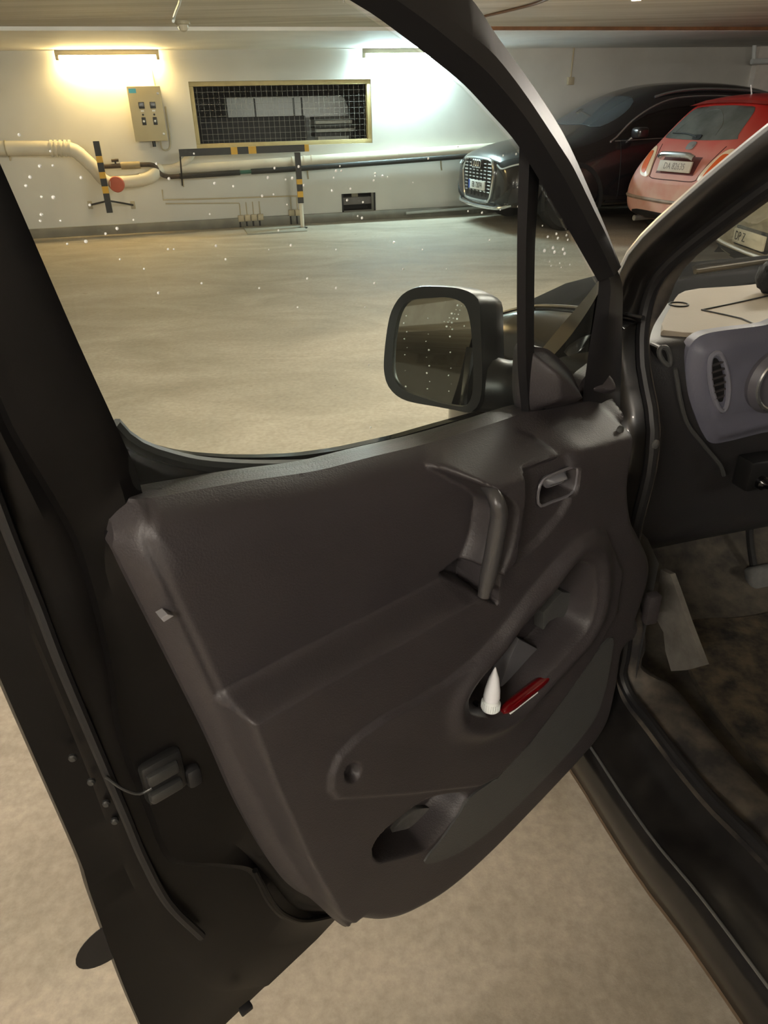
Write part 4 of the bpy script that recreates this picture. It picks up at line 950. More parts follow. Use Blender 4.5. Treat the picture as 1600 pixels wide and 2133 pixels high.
POD = spline(D2([(980, 1009), (1012, 975), (1044, 949), (1080, 932), (1132, 914), (1162, 917), (1184, 934), (1191, 958), (1188, 998), (1182, 1044), (1164, 1076), (1122, 1128), (1070, 1184), (1018, 1246), (1010, 1243), (1028, 1206), (1050, 1150), (1060, 1100), (1062, 1066), (1040, 1044), (1021, 1032), (998, 1020)], .06), 110, True)
RECP = D2([(1078, 986), (1090, 973), (1185, 938), (1189, 958), (1187, 998), (1181, 1044), (1163, 1074), (1121, 1125), (1066, 1172), (1056, 1156)], .045)
BOWL = spline(D2([(1108, 1018), (1118, 994), (1150, 978), (1187, 967), (1188, 990), (1184, 1011), (1174, 1025), (1140, 1038), (1111, 1047)], .035), 50, True)
VOID = D2([(1006, 1172), (1003, 1214), (1002, 1240), (975, 1228), (935, 1210), (990, 1167)], .02)
HOLE = D2([(730 + 17 * math.cos(t) + 4 * math.sin(t), 1604 - 20 * math.sin(t)) for t in np.linspace(0, 2 * math.pi, 18, endpoint=False)], AH)
def trim_h(P):
    di = sdist(P, I_); far = sst(P[:, 0], .40, .30)          # softer swelling towards the hinge end
    w_ = .016 + .10 * far
    t_ = np.clip((di + w_) / (w_ + .003), 0, 1); h = AH * t_ * t_ * (3 - 2 * t_) - .006 * sst(di, .0, .25)
    h += .007 * sst(sdist(P, SEAM), -.004, .005)
    # soft swelling of the pocket rim
    dp_ = sdist(P, POCK); h += .010 * np.exp(-((dp_ + .022) / .016) ** 2) * (dp_ < 0.01)
    s = sst(sdist(P, POD), -.004, .012); h = h * (1 - s) + s * np.maximum(h, .064)
    s = sst(sdist(P, RECP), -.002, .010); h = h * (1 - s) + s * .044
    s = sst(sdist(P, BOWL), -.001, .010); h = h * (1 - s) + s * .012
    s = sst(sdist(P, VOID), -.001, .008); h = h * (1 - s) + s * -.02
    s = sst(dp_, -.001, .013); fl = -.01; h = h * (1 - s) + s * fl
    s = sst(sdist(P, LPOC), -.001, .010); h = h * (1 - s) + s * .0
    s = sst(sdist(P, HOLE), -.001, .004); h = h - s * .012
    d = polydist(P, LT); e_ = sst(d, .0, .035); h = h * e_ - .002 * (1 - e_); h -= .022 * (1 - np.clip(d / .07, 0, 1)) ** 2 + .014 * (1 - np.clip(d / .018, 0, 1)) ** 2
    d = polydist(P, LL); h -= .034 * (1 - np.clip(d / .03, 0, 1)) ** 2
    h -= .004 * np.exp(-((d - .024) / .0035) ** 2)
    d = polydist(P, LB); h -= .03 * (1 - np.clip(d / .03, 0, 1)) ** 2
    d = polydist(P, LR); h -= .025 * (1 - np.clip(d / .03, 0, 1)) ** 2
    return h
trim = obj('trim_panel', field(OUT, trim_h, DFR, .0026, rim=.035), M_trim, door, smooth=60, fix=False)
def over(poly, mt, name, lift, res=.0035, rim=.004, lab=None):
    return obj(name, field(poly, lambda P: trim_h(P) + lift, DFR, res, rim=rim), mt, door, smooth=60, fix=False, label=lab)
low_px = [(1279, 1330), (1240, 1368), (1181, 1450), (1103, 1552), (1037, 1622), (985, 1662), (958, 1702), (925, 1748), (886, 1800), (960, 1778), (1040, 1720), (1130, 1632), (1200, 1556), (1242, 1500), (1262, 1448), (1274, 1390)]
over(spline(D2(low_px, AH), 120, True), M_trim2, 'map_pocket_front', .003, lab='lighter grey map pocket front')
# grip rail of the pull handle
grip = spline([DW(*doorpx(x, y, .064 if y > 1040 else (.034 if y < 1020 else .054))) for x, y in ((1012, 1012), (1028, 1030), (1037, 1050), (1040, 1072), (1035, 1108), (1026, 1158), (1016, 1205), (1008, 1242))], 30)
T_, Ga, Gb = frames(grip); rr_ = np.interp(np.linspace(0, 1, 30), [0, .2, .4, .8, 1], [.007, .010, .011, .011, .008])
obj('pull_handle', tube(grip, rr_, 12), M_pod, door)
obj('handle_lit_patch', prism(D2([(1024, 1078), (1018, 1110), (1003, 1158), (992, 1163), (1004, 1122)], .0), DFR, -.02, .012, .003), mat('pale_lit_patch', S(104, 98, 100), .45), door)  # pale sliver painted in for the lit patch of wall behind the grip
# door opener lever
lev = np.array([doorpx(x, y, .04)[:2] for x, y in ((1134, 1000), (1150, 984), (1176, 975), (1184, 983), (1180, 1004), (1160, 1014), (1141, 1018))])
obj('opener_lever', field(spline(lev, 40, True), lambda P: .036 + .014 * sst(polydist(P, spline(lev, 40, True), True), 0, .015), DFR, .002, rim=.012), mat('lever_grey', S(110, 110, 114), .22), door, smooth=60)
obj('opener_bezel', tube(np.array([DW(a, b, .046) for a, b in BOWL[::2]]), .0022, 6, closed=True), mat('bezel_grey', S(96, 94, 98), .3), door)
# pocket details
obj('pocket_divider', prism(D2([(1081, 1330), (1120, 1352), (1168, 1380), (1150, 1402), (1100, 1440), (1046, 1466), (1042, 1430), (1058, 1380)], .015), DFR, -.008, .016, .004), mat('divider_grey', S(80, 79, 82), .5), door)
cc = doorpx(1186, 1325, .02)
obj('cup_holder', lathe([(.034, 0), (.034, -.035), (.030, -.036), (.030, -.006), (.001, -.005)], DW(cc[0], cc[1], .015) + Z3 * .02, Z3, 28), M_trim2, door)
obj('cup_holder_shelf', prism(D2([(1132, 1312), (1142, 1290), (1160, 1281), (1190, 1282), (1228, 1298), (1240, 1270), (1236, 1240), (1170, 1232), (1130, 1275)], .01), DFR, -.009, .012, .003), M_trim2, door)
sc = spline(D2([(866, 1690), (925, 1690), (945, 1712), (900, 1762), (860, 1775), (800, 1782), (812, 1745)], .01), 30, True)
obj('lower_pocket_lining', prism(sc, DFR, -.002, .008, .003), mat('dusty_lining', S(74, 72, 69), .8, var=.3, vscale=30), door)
# corner screw cover and small scuffs
for x, y in ((1255, 884), (1305, 905)):
    q = doorpx(x, y, .0); obj('cover_plug', lathe([(.007, 0), (.007, .004), (.004, .006)], DW(q[0], q[1], trim_h(np.array([[q[0], q[1]]]))[0]), DN, 12), M_trim2, door)
# chip on the trim edge
q = doorpx(345, 1279, -.005)
obj('scuff', prism([(q[0] - .006, q[1] - .002), (q[0] + .005, q[1] - .004), (q[0] + .007, q[1] + .002), (q[0], q[1] + .003)], DFR, -.012, .001, .001), mat('pale_scuff', S(140, 138, 140), .6), door, smooth=0)

# ---------- mirror sail, mirror
sail = [(1113, 738), (1138, 728), (1160, 733), (1178, 747), (1198, 768), (1216, 797), (1226, 838), (1190, 858), (1156, 864), (1112, 858)]
SL = spline(D2(sail, -.03), 60, True)
obj('mirror_sail', field(SL, lambda P: -.045 + .038 * sst(sdist(P, SL), 0, .035), DFR, .004, rim=.02), M_trim, door, smooth=60)
SB = spline(D2([(1228, 826), (1238, 796), (1260, 776), (1282, 762), (1291, 790), (1286, 828), (1256, 842)], -.03), 40, True)
obj('sail_bracket', field(SB, lambda P: -.05 + .034 * sst(sdist(P, SB), 0, .03), DFR, .004, rim=.02), M_trim, door, smooth=60)
# mirror head: glass plane facing back along the door, turned to the driver
mc = DW(*doorpx(905, 730, -.20)[:2], -.20)
tocam = CAM - mc; tocam /= np.linalg.norm(tocam)
look = DU * 1.0 + DN * .0 + Z3 * .07; look /= np.linalg.norm(look)
mn = tocam + look; mn /= np.linalg.norm(mn)
def mpx(pts, off=0.0): return [onplane(x, y, mc + mn * off, mn) for x, y in pts]
gl_px = [(865, 624), (900, 621), (935, 620), (963, 629), (976, 646), (984, 687), (988, 750), (988, 800), (982, 832), (968, 845), (935, 841), (897, 831), (848, 813), (827, 792), (821, 764), (823, 715), (832, 662), (846, 634)]
ho_px = [(876, 596), (915, 595), (956, 598), (985, 607), (1003, 624), (1006, 660), (1008, 720), (1010, 790), (1004, 838), (984, 859), (950, 854), (917, 848), (848, 834), (816, 810), (804, 778), (804, 736), (812, 673), (823, 638), (844, 610)]
G = spline(mpx(gl_px), 60, True); Hh = spline(mpx(ho_px), 60, True); H0 = spline(mpx(ho_px, -.01), 60, True)
def shrink(c, f, off): m_ = c.mean(0); return m_ + (c - m_) * f + off
back = -mn
wv = np.cross(mn, Z3); wv /= np.linalg.norm(wv)
if wv @ DN < 0: wv = -wv          # towards the door
rings = [shrink(G, 1.0, mn * -.002), shrink(G, 1.005, mn * .006), shrink(Hh, .985, mn * .008), shrink(Hh, 1.0, mn * .001), shrink(Hh, 1.0, back * .015),
         shrink(Hh, .99, back * .04 + wv * .006), shrink(Hh, .93, back * .07 + wv * .012), shrink(Hh, .75, back * .092 + wv * .014), shrink(Hh, .4, back * .104 + wv * .014), shrink(Hh, .02, back * .106 + wv * .014)]
rings = [np.vstack([r, r[:1]]) for r in rings]
obj('mirror_housing', loft(rings), mat('mirror_black', S(20, 20, 21), .35, bump=.1, bscale=300), door, smooth=50)
n_ = len(G); obj('mirror_glass', (np.vstack([G, [G.mean(0)]]), [(i, (i + 1) % n_, n_) for i in range(n_)]), mat('mirror_silver', (.72, .76, .72, 1), .015, 1.0), door, smooth=0)
arm_a = onplane(1000, 800, mc + mn * -.045, mn); sq = doorpx(1150, 800, -.055); arm_b = DW(sq[0], sq[1], -.06)
mpath = spline([arm_a, arm_a * .5 + arm_b * .5 + Z3 * -.005, arm_b], 10)
tv, tf = tube(mpath, np.interp(np.linspace(0, 1, 10), [0, .5, 1], [.045, .038, .05]), 14)
obj('mirror_arm', (tv, tf), mat('mirror_black', S(20, 20, 21)), door)
md = []
for i in range(46):
    x, y = 840 + (i * 47) % 140, 640 + (i * 71) % 180
    if i > 26: x, y = 925 + (i * 31) % 45, 625 + (i * 17) % 60
    c = onplane(x, y, mc + mn * .001, mn); r = .0005 + .0003 * (i % 4)
    if inpoly(np.array([[x, y]], float), np.array(gl_px, float))[0]: md.append(lathe([(r * .2, r * .6), (r * .75, r * .4), (r, 0)], c, mn, 8))
obj('mirror_droplets', join(*md), M_wet, door, kind='stuff')

# ---------- latch and hardware on the shut face
lq = doorpx(335, 1618, -.06)
LFR = lambda a, b, c: DW(lq[0], lq[1], -.058) + DU * a + Z3 * b + DN * c
M_zinc = mat('zinc_steel', S(70, 70, 69), .4, .6)
obj('latch', fbox(LFR, (-.028, -.03, -.02), (.022, .032, .006), .006), M_bk, door)
obj('latch_claw', fbox(LFR, (-.02, .004, .0), (.018, .022, .012), .004), M_zinc, door)
obj('latch_plate', fbox(LFR, (-.02, -.022, .0), (.02, -.006, .013), .004), M_zinc, door)
obj('latch_block', fbox(LFR, (-.045, -.036, -.016), (-.026, -.006, .010), .006), M_rub, door)
obj('latch_spring', tube(spline([LFR(.055, .035, -.01), LFR(.044, .018, .002), LFR(.03, .004, .008), LFR(.016, .006, .012)], 14), .0018, 8), M_zinc, door)
for a, b in ((.068, .03), (.060, -.012), (.057, -.045), (.078, .075)):
    obj('screw', lathe([(.0045, 0), (.0045, .003), (.003, .005)], LFR(a, b, -.02), DN + DU * .6, 12), M_zinc, door)
obj('lower_flange', tube(dcurve([(531, 1813), (545, 1840), (571, 1885), (598, 1908), (639, 1918), (716, 1903)], -.048, N=24), .004, 8), M_steel, door)
obj('rear_seal', tube(dcurve([(-180, 620), (-90, 820), (20, 1110), (80, 1260), (130, 1390), (215, 1590), (262, 1700), (300, 1790), (350, 1880), (420, 1950)], ramp(range(10), -.092, -.06), N=60), .006, 8), M_rub, door)
obj('corner_plug', fbox(lambda a, b, c: DW(*doorpx(512, 2100, -.05)[:2], -.05) + DU * a + Z3 * b + DN * c, (-.01, -.006, -.006), (.01, .004, .006), .002), M_rub, door)

# ---------- bottle in the door pocket
bt = doorpx(1090, 1430, .03); broot = DW(*doorpx(1040, 1470, .03))
bottle = empty('cleaner_bottle', broot, 'dark red bottle with white flip cap lying in the door pocket', 'bottle')
e1 = DW(*doorpx(1046, 1482, .052)); e2 = DW(*doorpx(1152, 1400, .050))
bd = (e2 - e1); bl = np.linalg.norm(bd); bd /= bl
obj('body', lathe([(.005, 0), (.008, .006), (.0095, .02), (.0095, bl * .7), (.008, bl * .92), (.004, bl)], e1, bd, 20), mat('red_bottle', S(92, 5, 10), .08, coat=.6), bottle)
obj('highlight_band', tube([e1 + bd * .012 + DN * .006 - Z3 * .008, e1 + bd * bl * .7 + DN * .006 - Z3 * .008], .0018, 8), M_white, bottle)  # white band added as a painted highlight along the bottle
k1 = DW(*doorpx(1021, 1478, .046)); kd = DW(*doorpx(1032, 1390, .040)) - k1; kl = np.linalg.norm(kd); kd /= kl
obj('collar', lathe([(.0125, 0), (.0135, .003), (.0135, .014), (.012, .017)], k1, kd, 24), M_white, bottle)
rb = [bar([k1 + kd * .003 + .0137 * (math.cos(t) * np.cross(kd, DN) + math.sin(t) * DN), k1 + kd * .014 + .0137 * (math.cos(t) * np.cross(kd, DN) + math.sin(t) * DN)], .0012, .0012, DN + Z3 * .3) for t in np.linspace(0, 2 * math.pi, 26, endpoint=False)]
obj('collar_ribs', join(*rb), M_white, bottle, smooth=0)
obj('flip_cap', lathe([(.011, .015), (.0125, .022), (.0115, .034), (.0075, kl * .75), (.001, kl)], k1, kd, 20), mat('cap_white', S(232, 232, 234), .3), bottle)
obj('pocket_bag', tube(spline([DW(*doorpx(x, y, .030)) for x, y in ((992, 1462), (990, 1484), (1010, 1494), (1036, 1492))], 14), .0045, 8), mat('gloss_black', S(8, 8, 9), .1), bottle)
# ------------------------------------------------------------------ van body
def gridspline(ctrl, nu, nv):
    C_ = np.array(ctrl, float); R_ = np.array([spline(r, nv) for r in C_])
    return [spline(R_[:, j], nu) for j in range(nv)]
seal_px = [(2100, 60), (1800, 245), (1600, 380), (1480, 470), (1400, 535), (1360, 582), (1340, 635), (1332, 702), (1335, 777), (1347, 834), (1354, 890), (1350, 960), (1342, 1002), (1325, 1070), (1313, 1129), (1311, 1228), (1293, 1356), (1286, 1401), (1299, 1455), (1343, 1514), (1402, 1593), (1476, 1682), (1600, 1810)]
def kk(f, z):
    if z > 1.12: return (.27, .35, .40)          # windscreen pillar and roof rail
    if z > .60: return (.62, .85, .18)           # hinge pillar
    if z > .42 and f > .0: return (.85, 1, .5)
    return (1, 1, 1)                             # sill
SP = [(*vanpx(x, y, s=.105)[[0, 2]],) for x, y in seal_px]
SP = [(f, z, *kk(f, z)) for f, z in SP] + [(f, z, *k) for f, z, k in ((-.70, .43, (1, 1, 1)), (-1.0, .44, (1, 1, 1)), (-1.12, .47, (.8, 1, .6)), (-1.16, .57, (.5, 1, .3)), (-1.17, .9, (.4, .9, .2)), (-1.14, 1.2, (.3, .5, .3)), (-1.08, 1.43, (.27, .35, .4)), (-1.0, 1.56, (.27, .35, .4)), (-.88, 1.615, (.27, .35, .4)), (-.7, 1.61, (.27, .35, .4)), (-.5, 1.56, (.27, .35, .4)))]
NP = 190
SP = spline(np.array(SP), NP, True); SP = np.vstack([SP, SP[:1]]); NP += 1
TT = np.gradient(SP[:, :2], axis=0); TT[0] = TT[-1] = SP[1, :2] - SP[-2, :2]; TT /= np.linalg.norm(TT, axis=1)[:, None]
NO = np.stack([-TT[:, 1], TT[:, 0]], 1); cen = np.array([-.55, .95])
if ((SP[:, :2] - cen) * NO).sum() < 0: NO = -NO
prof = [(.03, .235), (.004, .222), (-.006, .205), (-.008, .16), (.0, .135), (.008, .105), (.030, .092), (.044, .075), (.048, .035), (.052, .014), (.066, .002), (.10, -.004), (.145, .0), (.165, .02), (.17, .10)]
def side_curve(o, s): return np.array([VW(SP[i, 0] + NO[i, 0] * o * SP[i, 2], .105 + (s - .105) * (SP[i, 3] if s < .105 else SP[i, 4]), SP[i, 1] + NO[i, 1] * o * SP[i, 2]) for i in range(NP)])
SILL = np.where((SP[:, 1] < .47) & (SP[:, 0] < .02) & (SP[:, 0] > -1.08))[0]; SILL = slice(SILL[0], SILL[-1] + 1)
APIL = np.where((SP[:, 1] > 1.2) & (SP[:, 0] > -.33) & (SP[:, 0] < .09))[0]; APIL = slice(APIL[0], APIL[-1] + 1)
M_sill = mat('dusty_sill', S(20, 19, 19), .3, col2=S(34, 32, 30), vscale=14, coat=.3)
M_inner = mat('scuff_plastic', S(38, 36, 36), .65, col2=S(86, 79, 70), vscale=16)
obj('body_frame', loft([side_curve(*q) for q in prof[5:]]), M_sill, van, smooth=40)
obj('aperture_lining', loft([side_curve(*q) for q in prof[:6]]), M_inner, van, smooth=40)
obj('door_seal', tube(side_curve(-.006, .118), .011, 10), M_rub, van)
obj('pillar_highlight', tube(side_curve(.150, .006)[:30], .0050, 8), mat('highlight_strip', S(206, 210, 214), .3, .5), van)  # bright strip stands in for the white reflection along the windscreen pillar
obj('sill_highlight', tube(side_curve(.051, .012)[SILL], .0028, 8), mat('sill_glint_grey', S(120, 120, 118), .2, .5), van)  # pale tube put in for the thin reflection along the sill step
obj('rocker_edge', tube(side_curve(.150, .004)[SILL], .006, 8), mat('brown_reflection', S(96, 80, 62), .7, var=.2), van)  # brown colour stands in for the floor reflected along the rocker bottom

# front wing and bonnet
zs = [1.12, 1.10, 1.055, .99, .945, .895, .82, .70]; fs = [.10, .25, .48, .68, .80, .88, .94, .98]; so_ = [0, 0, 0, .008, .03, .08, .17, .32]
ctrl = []; ct2 = []
for f, z, s in zip(fs, zs, so_):
    lo = .30 if not (.25 < f < .95) else .30 + .36 * math.sqrt(max(0, 1 - ((f - .58) / .36) ** 2))
    e = 0 if s < .1 else (s - .1)
    ctrl.append([VW(f, s + .012, lo), VW(f, s - .006, max(lo + .05, .66)), VW(f, s + .0, z - .12), VW(f + .0, s + .02, z - .045), VW(f + e * .05, s + .055, z - .006), VW(f + e * .1, s + .085, z)])
    if f > .6: ct2.append([VW(f + e * .1, s + .085, z), VW(f + .02 + e * .2, s + .3, z + .02), VW(f + .05 + e * .3, .85, z + .03), VW(f + .02 + e * .2, 1.7 - s - .3, z + .02), VW(f + e * .1, 1.7 - s - .085, z)])
obj('front_wing', loft(gridspline(ctrl, 40, 40)), M_paint, van, smooth=60)
obj('bonnet', loft(gridspline(ct2, 24, 40)), M_paint, van, smooth=60)
obj('bonnet_gap', tube(spline([VW(f, s + .085, z + .006) for f, s, z in zip(fs[:6], so_, zs)], 30), .004, 6), M_bk, van)
# lower outside end of the windscreen pillar
p0 = [vanpx(x, y, s=.012) for x, y in ((1250, 580), (1215, 625), (1170, 677), (1127, 729))]
p1 = [vanpx(x, y, s=.008) for x, y in ((1262, 600), (1232, 650), (1192, 705), (1150, 752))]
obj('pillar_foot', loft([spline([VW(*q) for q in p0], 12), spline([VW(q[0], q[1] - .008, q[2]) for q in p1], 12), spline([VW(q[0] + .01, q[1] + .03, q[2] - .02) for q in p1], 12), spline([VW(q[0], q[1] + .03, q[2]) for q in p0], 12)], closed=True, capu=True), M_paint, van, smooth=50)
wc = VW(.58, .10, .29)
obj('front_wheel', lathe([(.18, -.04), (.2, -.01), (.22, 0), (.27, 0), (.29, -.03), (.295, -.06), (.295, -.16), (.28, -.19)], wc + VR * -.06, -VR, 32), mat('tyre_rubber', S(30, 29, 28)), van)
obj('wheel_cover', lathe([(.19, -.03), (.16, -.005), (.05, .0), (.04, .008)], wc + VR * -.06, -VR, 24), M_met, van)
# windscreen, cowl
bw = spline([VW(.50, .17, 1.05), VW(.58, .5, 1.065), VW(.60, .85, 1.07), VW(.58, 1.2, 1.065), VW(.50, 1.53, 1.05)], 14); tw_ = spline([VW(-.64, .25, 1.65), VW(-.60, .55, 1.68), VW(-.59, .85, 1.69), VW(-.60, 1.15, 1.68), VW(-.64, 1.45, 1.65)], 14)
wn = -np.cross(bw[-1] - bw[0], tw_[7] - bw[0]); wn /= np.linalg.norm(wn)
obj('windscreen', loft([bw, tw_, tw_ + wn * .005, bw + wn * .005], closed=True), glassmat('windscreen_glass', (.95, .96, .94, 1), haze=.002), van, smooth=30)
obj('cowl', loft([np.array([VW(f + .06 * (1 - ((s - .85) / .75) ** 2), s, z - .05 * ((s - .85) / .7) ** 6) for s in np.linspace(.15, 1.55, 14)]) for f, z in ((.44, 1.045), (.52, 1.06), (.60, 1.078), (.64, 1.078), (.66, 1.03))]), mat('cowl_black', S(14, 14, 14), .9, spec=.1), van, smooth=50)
wa_, wb_ = vanpx(1448, 566, z=1.09), vanpx(1640, 538, z=1.09)
obj('wiper', tube([VW(*wa_), VW(*wb_)], .006, 8), mat('wiper_grey', S(120, 110, 90), .5), van)
# roof, bulkhead and cargo side behind the door opening
ro = []
for s, dz in ((.13, -.10), (.17, -.03), (.26, 0), (.85, .03), (1.44, 0), (1.53, -.03), (1.57, -.10)):
    ro.append(np.array([VW(f, s, z + dz) for f, z in ((-.62, 1.665), (-.85, 1.72), (-1.4, 1.77), (-2.4, 1.77), (-3.1, 1.72), (-3.2, 1.6))]))
obj('roof', loft(ro), M_paint, van, smooth=50)
cg = []
for s, z in ((.17, .30), (.02, .33), (-.005, .55), (-.005, .95), (.04, 1.15), (.12, 1.60), (.15, 1.68)):
    cg.append(np.array([VW(f, s + (0 if f > -3.0 else .1), z) for f in (-1.18, -1.24, -2.0, -3.0, -3.2)]))
obj('cargo_side', loft(cg), M_paint, van, smooth=50)
cg = []
for s, z in ((1.55, .30), (1.70, .33), (1.72, .55), (1.72, .95), (1.68, 1.15), (1.60, 1.60), (1.57, 1.68)):
    cg.append(np.array([VW(f, s - (0 if f > -3.0 else .1), z) for f in (.1, -1.24, -2.0, -3.0, -3.2)]))
obj('far_side', loft([c[1:] for c in cg]), M_paint, van, smooth=50)
obj('far_door', loft([c[:2] for c in cg[:4]]), M_trim, van, smooth=50)
obj('bulkhead', fbox(VW, (-1.32, .16, .30), (-1.28, 1.56, 1.66)), M_trim, van, smooth=0)

# ---------- dashboard
M_dash = mat('dash_plastic', S(40, 39, 40), .5, var=.05, bump=.2, bscale=400)
M_fascia = mat('blue_grey_fascia', S(98, 98, 110), .42, bump=.12, bscale=400)
M_dtop = mat('dash_top_lamplit', S(132, 120, 102), .6, var=.04, bump=.2, bscale=300)  # lighter beige than the grey plastic: lamp light put into the colour
M_fl = mat('mat_dirty', S(40, 37, 33), .9, col2=S(78, 72, 62), vscale=16, bump=.5, bscale=60, detail=8)
prf = [(.50, 1.035), (.30, 1.055), (.17, 1.062), (.148, 1.045), (.140, .99), (.142, .93), (.15, .86), (.17, .78), (.19, .70), (.215, .60), (.30, .535), (.46, .53)]
lefts = [.30, .18, .13, .125, .125, .125, .13, .13, .14, .15, .16, .17]
ctrl = [[VW(f + .05, l + .0, z - .02), VW(f, l + .035, z), VW(f, .5, z + .004), VW(f, 1.0, z + .004), VW(f, 1.52, z)] for (f, z), l in zip(prf, lefts)]
dash = obj('dashboard', loft(gridspline(ctrl, 70, 24)), M_dash, van, smooth=50)
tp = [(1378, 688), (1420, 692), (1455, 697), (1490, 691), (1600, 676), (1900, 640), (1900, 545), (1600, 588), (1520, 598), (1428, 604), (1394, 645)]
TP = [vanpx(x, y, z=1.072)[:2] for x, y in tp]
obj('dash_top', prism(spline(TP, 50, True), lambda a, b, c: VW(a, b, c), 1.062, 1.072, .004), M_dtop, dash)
for pts in ([(1462, 646), (1530, 632), (1620, 612), (1760, 585)], [(1462, 646), (1510, 656), (1545, 664), (1572, 676)]):
    obj('dash_seam', tube([VW(*vanpx(x, y, z=1.0725)) for x, y in pts], .0022, 6), M_bk, dash)
rq_ = vanpx(1414, 634, z=1.073)
obj('sensor_ring', tube([VW(rq_[0] + .018 * math.cos(t), rq_[1] + .018 * math.sin(t), 1.073) for t in np.linspace(0, 2 * math.pi, 24, endpoint=False)], .0018, 6, closed=True), M_bk, dash)
# grey fascia around the side vent
FFR = lambda a, b, c: VW(.140 - c + .12 * max(0, .93 - b), a, b)
def fpx(pts, f=.128): return [vanpx(x, y, f=f)[1:] for x, y in pts]
fa = spline(fpx([(1700, 662), (1600, 680), (1520, 690), (1476, 698), (1452, 712), (1438, 738), (1435, 780), (1440, 825), (1456, 872), (1474, 908), (1494, 930), (1530, 926), (1600, 908), (1720, 880)]), 90, True)
obj('fascia', field(fa, lambda P: .004 + .016 * sst(sdist(P, fa), 0, .03), FFR, .006, rim=.02), M_fascia, dash, smooth=60)
ve = spline(fpx([(1488, 737), (1500, 738), (1512, 765), (1518, 800), (1516, 835), (1508, 855), (1496, 848), (1484, 815), (1478, 775), (1480, 748)], .118), 60, True)
vi = spline(fpx([(1487, 750), (1496, 748), (1505, 770), (1510, 800), (1509, 828), (1504, 838), (1495, 832), (1486, 805), (1481, 775), (1481, 758)], .116), 60, True)
vt = obj('side_vent', tube(np.array([FFR(a, b, .022) for a, b in ve]), .0045, 8, closed=True), mat('vent_rim', S(120, 120, 130), .35), dash)
obj('vent_back', prism(vi, FFR, .0, .0225), M_bk, dash, smooth=0)
vlo, vhi = vi[:, 1].min(), vi[:, 1].max()
for k in range(6):
    z = vlo + (vhi - vlo) * (k + .8) / 6.6; rowp = vi[np.abs(vi[:, 1] - z) < .012]
    obj('vent_louver', bar([FFR(rowp[:, 0].min() + .002, z - .002, .024), FFR(rowp[:, 0].max() - .002, z + .003, .024)], .004, .003), mat('louver_dark', S(60, 56, 56), .4), dash, smooth=0)
kc = vanpx(1618, 795, f=.11)
obj('gauge_pod', lathe([(.055, -.03), (.06, .0), (.052, .012), (.046, .0), (.02, -.004)], VW(*kc), -VA, 32), mat('pod_grey', S(88, 86, 92), .4), dash)
obj('gauge_ring', tube([VW(.098, kc[1] + .049 * math.cos(t), kc[2] + .049 * math.sin(t)) for t in np.linspace(0, 2 * math.pi, 36, endpoint=False)], .004, 8, closed=True), M_chrome, dash)
dv = spline(fpx([(1386, 728), (1398, 730), (1405, 748), (1404, 764), (1396, 762), (1386, 750), (1382, 738)], .118), 30, True)
dm_ = obj('demister_vent', tube(np.array([FFR(a, b, .010) for a, b in dv]), .0045, 8, closed=True), M_trim2, dash)
obj('demister_dark', prism(dv, FFR, -.02, .008), M_bk, dash, smooth=0)
obj('dash_rib', tube(spline([VW(q[0], q[1], q[2]) for q in (vanpx(x, y, f=.125 + .1 * max(0, (y - 870) / 1000)) for x, y in ((1406, 768), (1412, 800), (1418, 834), (1433, 884), (1470, 932), (1500, 968), (1508, 990)))], 30), .004, 8), M_trim2, dash)
kn = vanpx(1574, 997, f=.13)
kb = obj('knob_base', fbox(VW, (.115, kn[1] - .03, kn[2] - .02), (.16, kn[1] + .04, kn[2] + .045), .006), M_bk, dash)
obj('level_knob', lathe([(.014, -.01), (.014, .012), (.008, .018), (.005, .026)], VW(.118, kn[1], kn[2]), -VA, 18), mat('gloss_black', S(8, 8, 9)), dash)
# steering wheel rim, only its left edge shows
sw = VW(*vanpx(1700, 588, f=-.02))
swc = sw + VR * .19 - Z3 * .03 ; 
sn = -VA * .80 + Z3 * .6; sn /= np.linalg.norm(sn); sx = VR; sy = np.cross(sn, sx)
M_cover = mat('fuzzy_cover', S(26, 26, 26), .9, bump=1.0, bscale=90)
wheel = obj('steering_wheel', tube([swc + .19 * (math.cos(t) * sx + math.sin(t) * sy) for t in np.linspace(0, 2 * math.pi, 48, endpoint=False)], .019, 12, closed=True), M_cover, van)
obj('wheel_hub', lathe([(.07, -.02), (.075, .0), (.06, .02), (.01, .026)], swc - sn * .04, sn, 24), M_dash, wheel)
for a in (0, math.pi, -math.pi / 2): obj('wheel_spoke', bar([swc - sn * .03, swc + .18 * (math.cos(a) * sx + math.sin(a) * sy)], .04, .014, sn), M_dash, wheel)
obj('steering_column', tube([swc - sn * .04, swc - sn * .22], .045, 14), M_dash, wheel)
# ---------- driver seat
M_seat = mat('seat_cloth', S(34, 34, 38), .9, var=.15, vscale=30, bump=.5, bscale=200)
seat = obj('driver_seat', fbox(VW, (-1.02, .24, .58), (-.50, .74, .72), .05, 4), M_seat, van)
obj('backrest', fbox(lambda f, s, z: VW(f - (z - .7) * .25, s, z), (-1.08, .25, .68), (-.95, .73, 1.28), .05, 4), M_seat, seat)
obj('headrest', fbox(lambda f, s, z: VW(f - (z - .7) * .25, s, z), (-1.05, .36, 1.32), (-.97, .62, 1.50), .035, 4), M_seat, seat)
obj('seat_base', fbox(VW, (-.96, .28, .336), (-.56, .70, .60), .02), M_bk, seat)
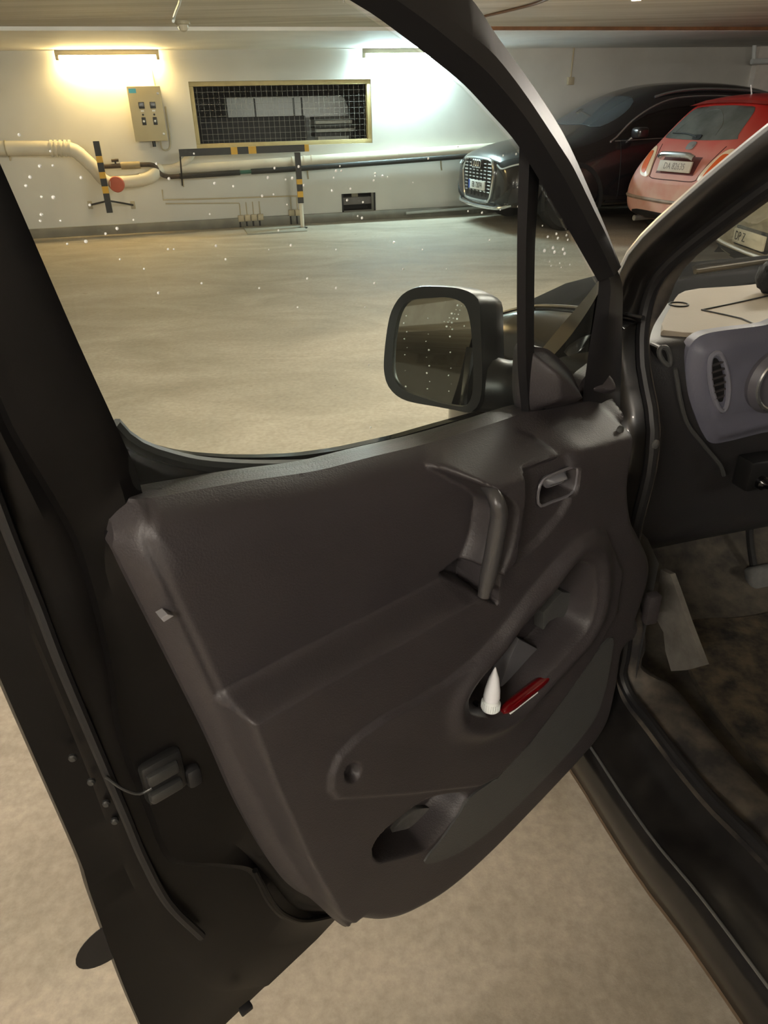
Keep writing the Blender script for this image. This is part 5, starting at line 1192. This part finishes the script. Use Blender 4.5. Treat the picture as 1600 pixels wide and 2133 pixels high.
# ---------- footwell
obj('cabin_floor', loft([np.array([VW(f, s, z) for s in np.linspace(.19, 1.55, 6)]) for f, z in ((-1.3, .335), (-.3, .33), (.15, .33), (.34, .37), (.52, .52), (.60, .70))]), M_fl, van, smooth=60)
obj('kick_panel', loft([np.array([VW(f, s, z) for f, s in ((.02, .14), (.10, .17), (.3, .19), (.56, .22))]) for z in (.32, .5, .7)]), M_trim2, van, smooth=50)
fpq = [(1376, 1186), (1396, 1196), (1412, 1240), (1430, 1292), (1450, 1345), (1466, 1386), (1430, 1396), (1398, 1398), (1386, 1356), (1382, 1317), (1364, 1284), (1370, 1243)]
F3 = np.array([VW(*vanpx(x, y, s=.235)) for x, y in fpq])
def sheet(P, d, th): 
    m_ = len(P); V = np.vstack([P, P + d * th]); return V, [tuple(range(m_)), tuple(range(m_, 2 * m_))[::-1]] + [(i, (i + 1) % m_, m_ + (i + 1) % m_, m_ + i) for i in range(m_)]
obj('carpet_flap', sheet(F3, VR, .012), mat('worn_carpet', S(96, 92, 86), .9, var=.2, vscale=20, bump=.5, bscale=120), van, smooth=0)
hp = vanpx(1357, 1268, s=.13)
obj('check_bracket', fbox(VW, (hp[0] - .006, .12, hp[2] - .034), (hp[0] + .014, .145, hp[2] + .03), .004), M_trim, van)
fr_ = vanpx(1490, 1240, f=.36)
def tiltbox(c, w, h, t, mt, nm, tilt=.9):
    X_ = VR; Y_ = VA * math.cos(tilt) + Z3 * math.sin(tilt); N_ = np.cross(X_, Y_)
    return obj(nm, fbox(lambda a, b, d: c + X_ * a + Y_ * b + N_ * d, (-w / 2, -h / 2, -t / 2), (w / 2, h / 2, t / 2), .012, 3), mt, van)
tiltbox(VW(*fr_), .10, .15, .05, mat('worn_rest', S(84, 84, 82), .7, var=.25, vscale=18), 'foot_rest')
pd = vanpx(1585, 1212, f=.30)
pdl = tiltbox(VW(*pd), .075, .085, .03, mat('worn_rest', S(84, 84, 82)), 'clutch_pedal', 1.0)
obj('pedal_arm', tube(spline([VW(*pd) + VA * .02, VW(pd[0] + .08, pd[1], pd[2] + .12), VW(pd[0] + .1, pd[1], pd[2] + .28)], 12), .009, 8), M_bk, pdl)
fm = [(1420, 1300), (1540, 1290), (1700, 1290), (1800, 1700), (1640, 1640), (1500, 1490), (1440, 1400)]
FM = [vanpx(x, y, z=.345)[:2] for x, y in fm]
obj('floor_mat', prism(spline(FM, 40, True), lambda a, b, c: VW(a, b, c), .334, .348, .004), mat('black_floor_mat', S(22, 20, 18), .85, col2=S(82, 72, 56), vscale=22, bump=.8, bscale=70, detail=9), label='muddy black rubber floor mat in the driver footwell of the van', cat='floor mat')

# bumpy ball on the dashboard
bc = vanpx(1612, 577, z=1.105); ball = VW(*bc)
bmb = bmesh.new(); bmesh.ops.create_icosphere(bmb, subdivisions=4, radius=.034)
for v in bmb.verts:
    a, b, c = v.co.normalized(); v.co *= 1 + .07 * math.sin(9 * a + 2) * math.sin(9 * b + 1) * math.sin(9 * c) + .04 * math.sin(23 * a) * math.sin(21 * b) * math.sin(22 * c + 1)
bmb.verts.index_update()
obj('fuzzy_ball', ([ball + np.array(v.co) for v in bmb.verts], [tuple(v.index for v in f.verts) for f in bmb.faces]), M_cover, label='black bumpy ball lying on the dashboard of the van', cat='ball'); bmb.free()
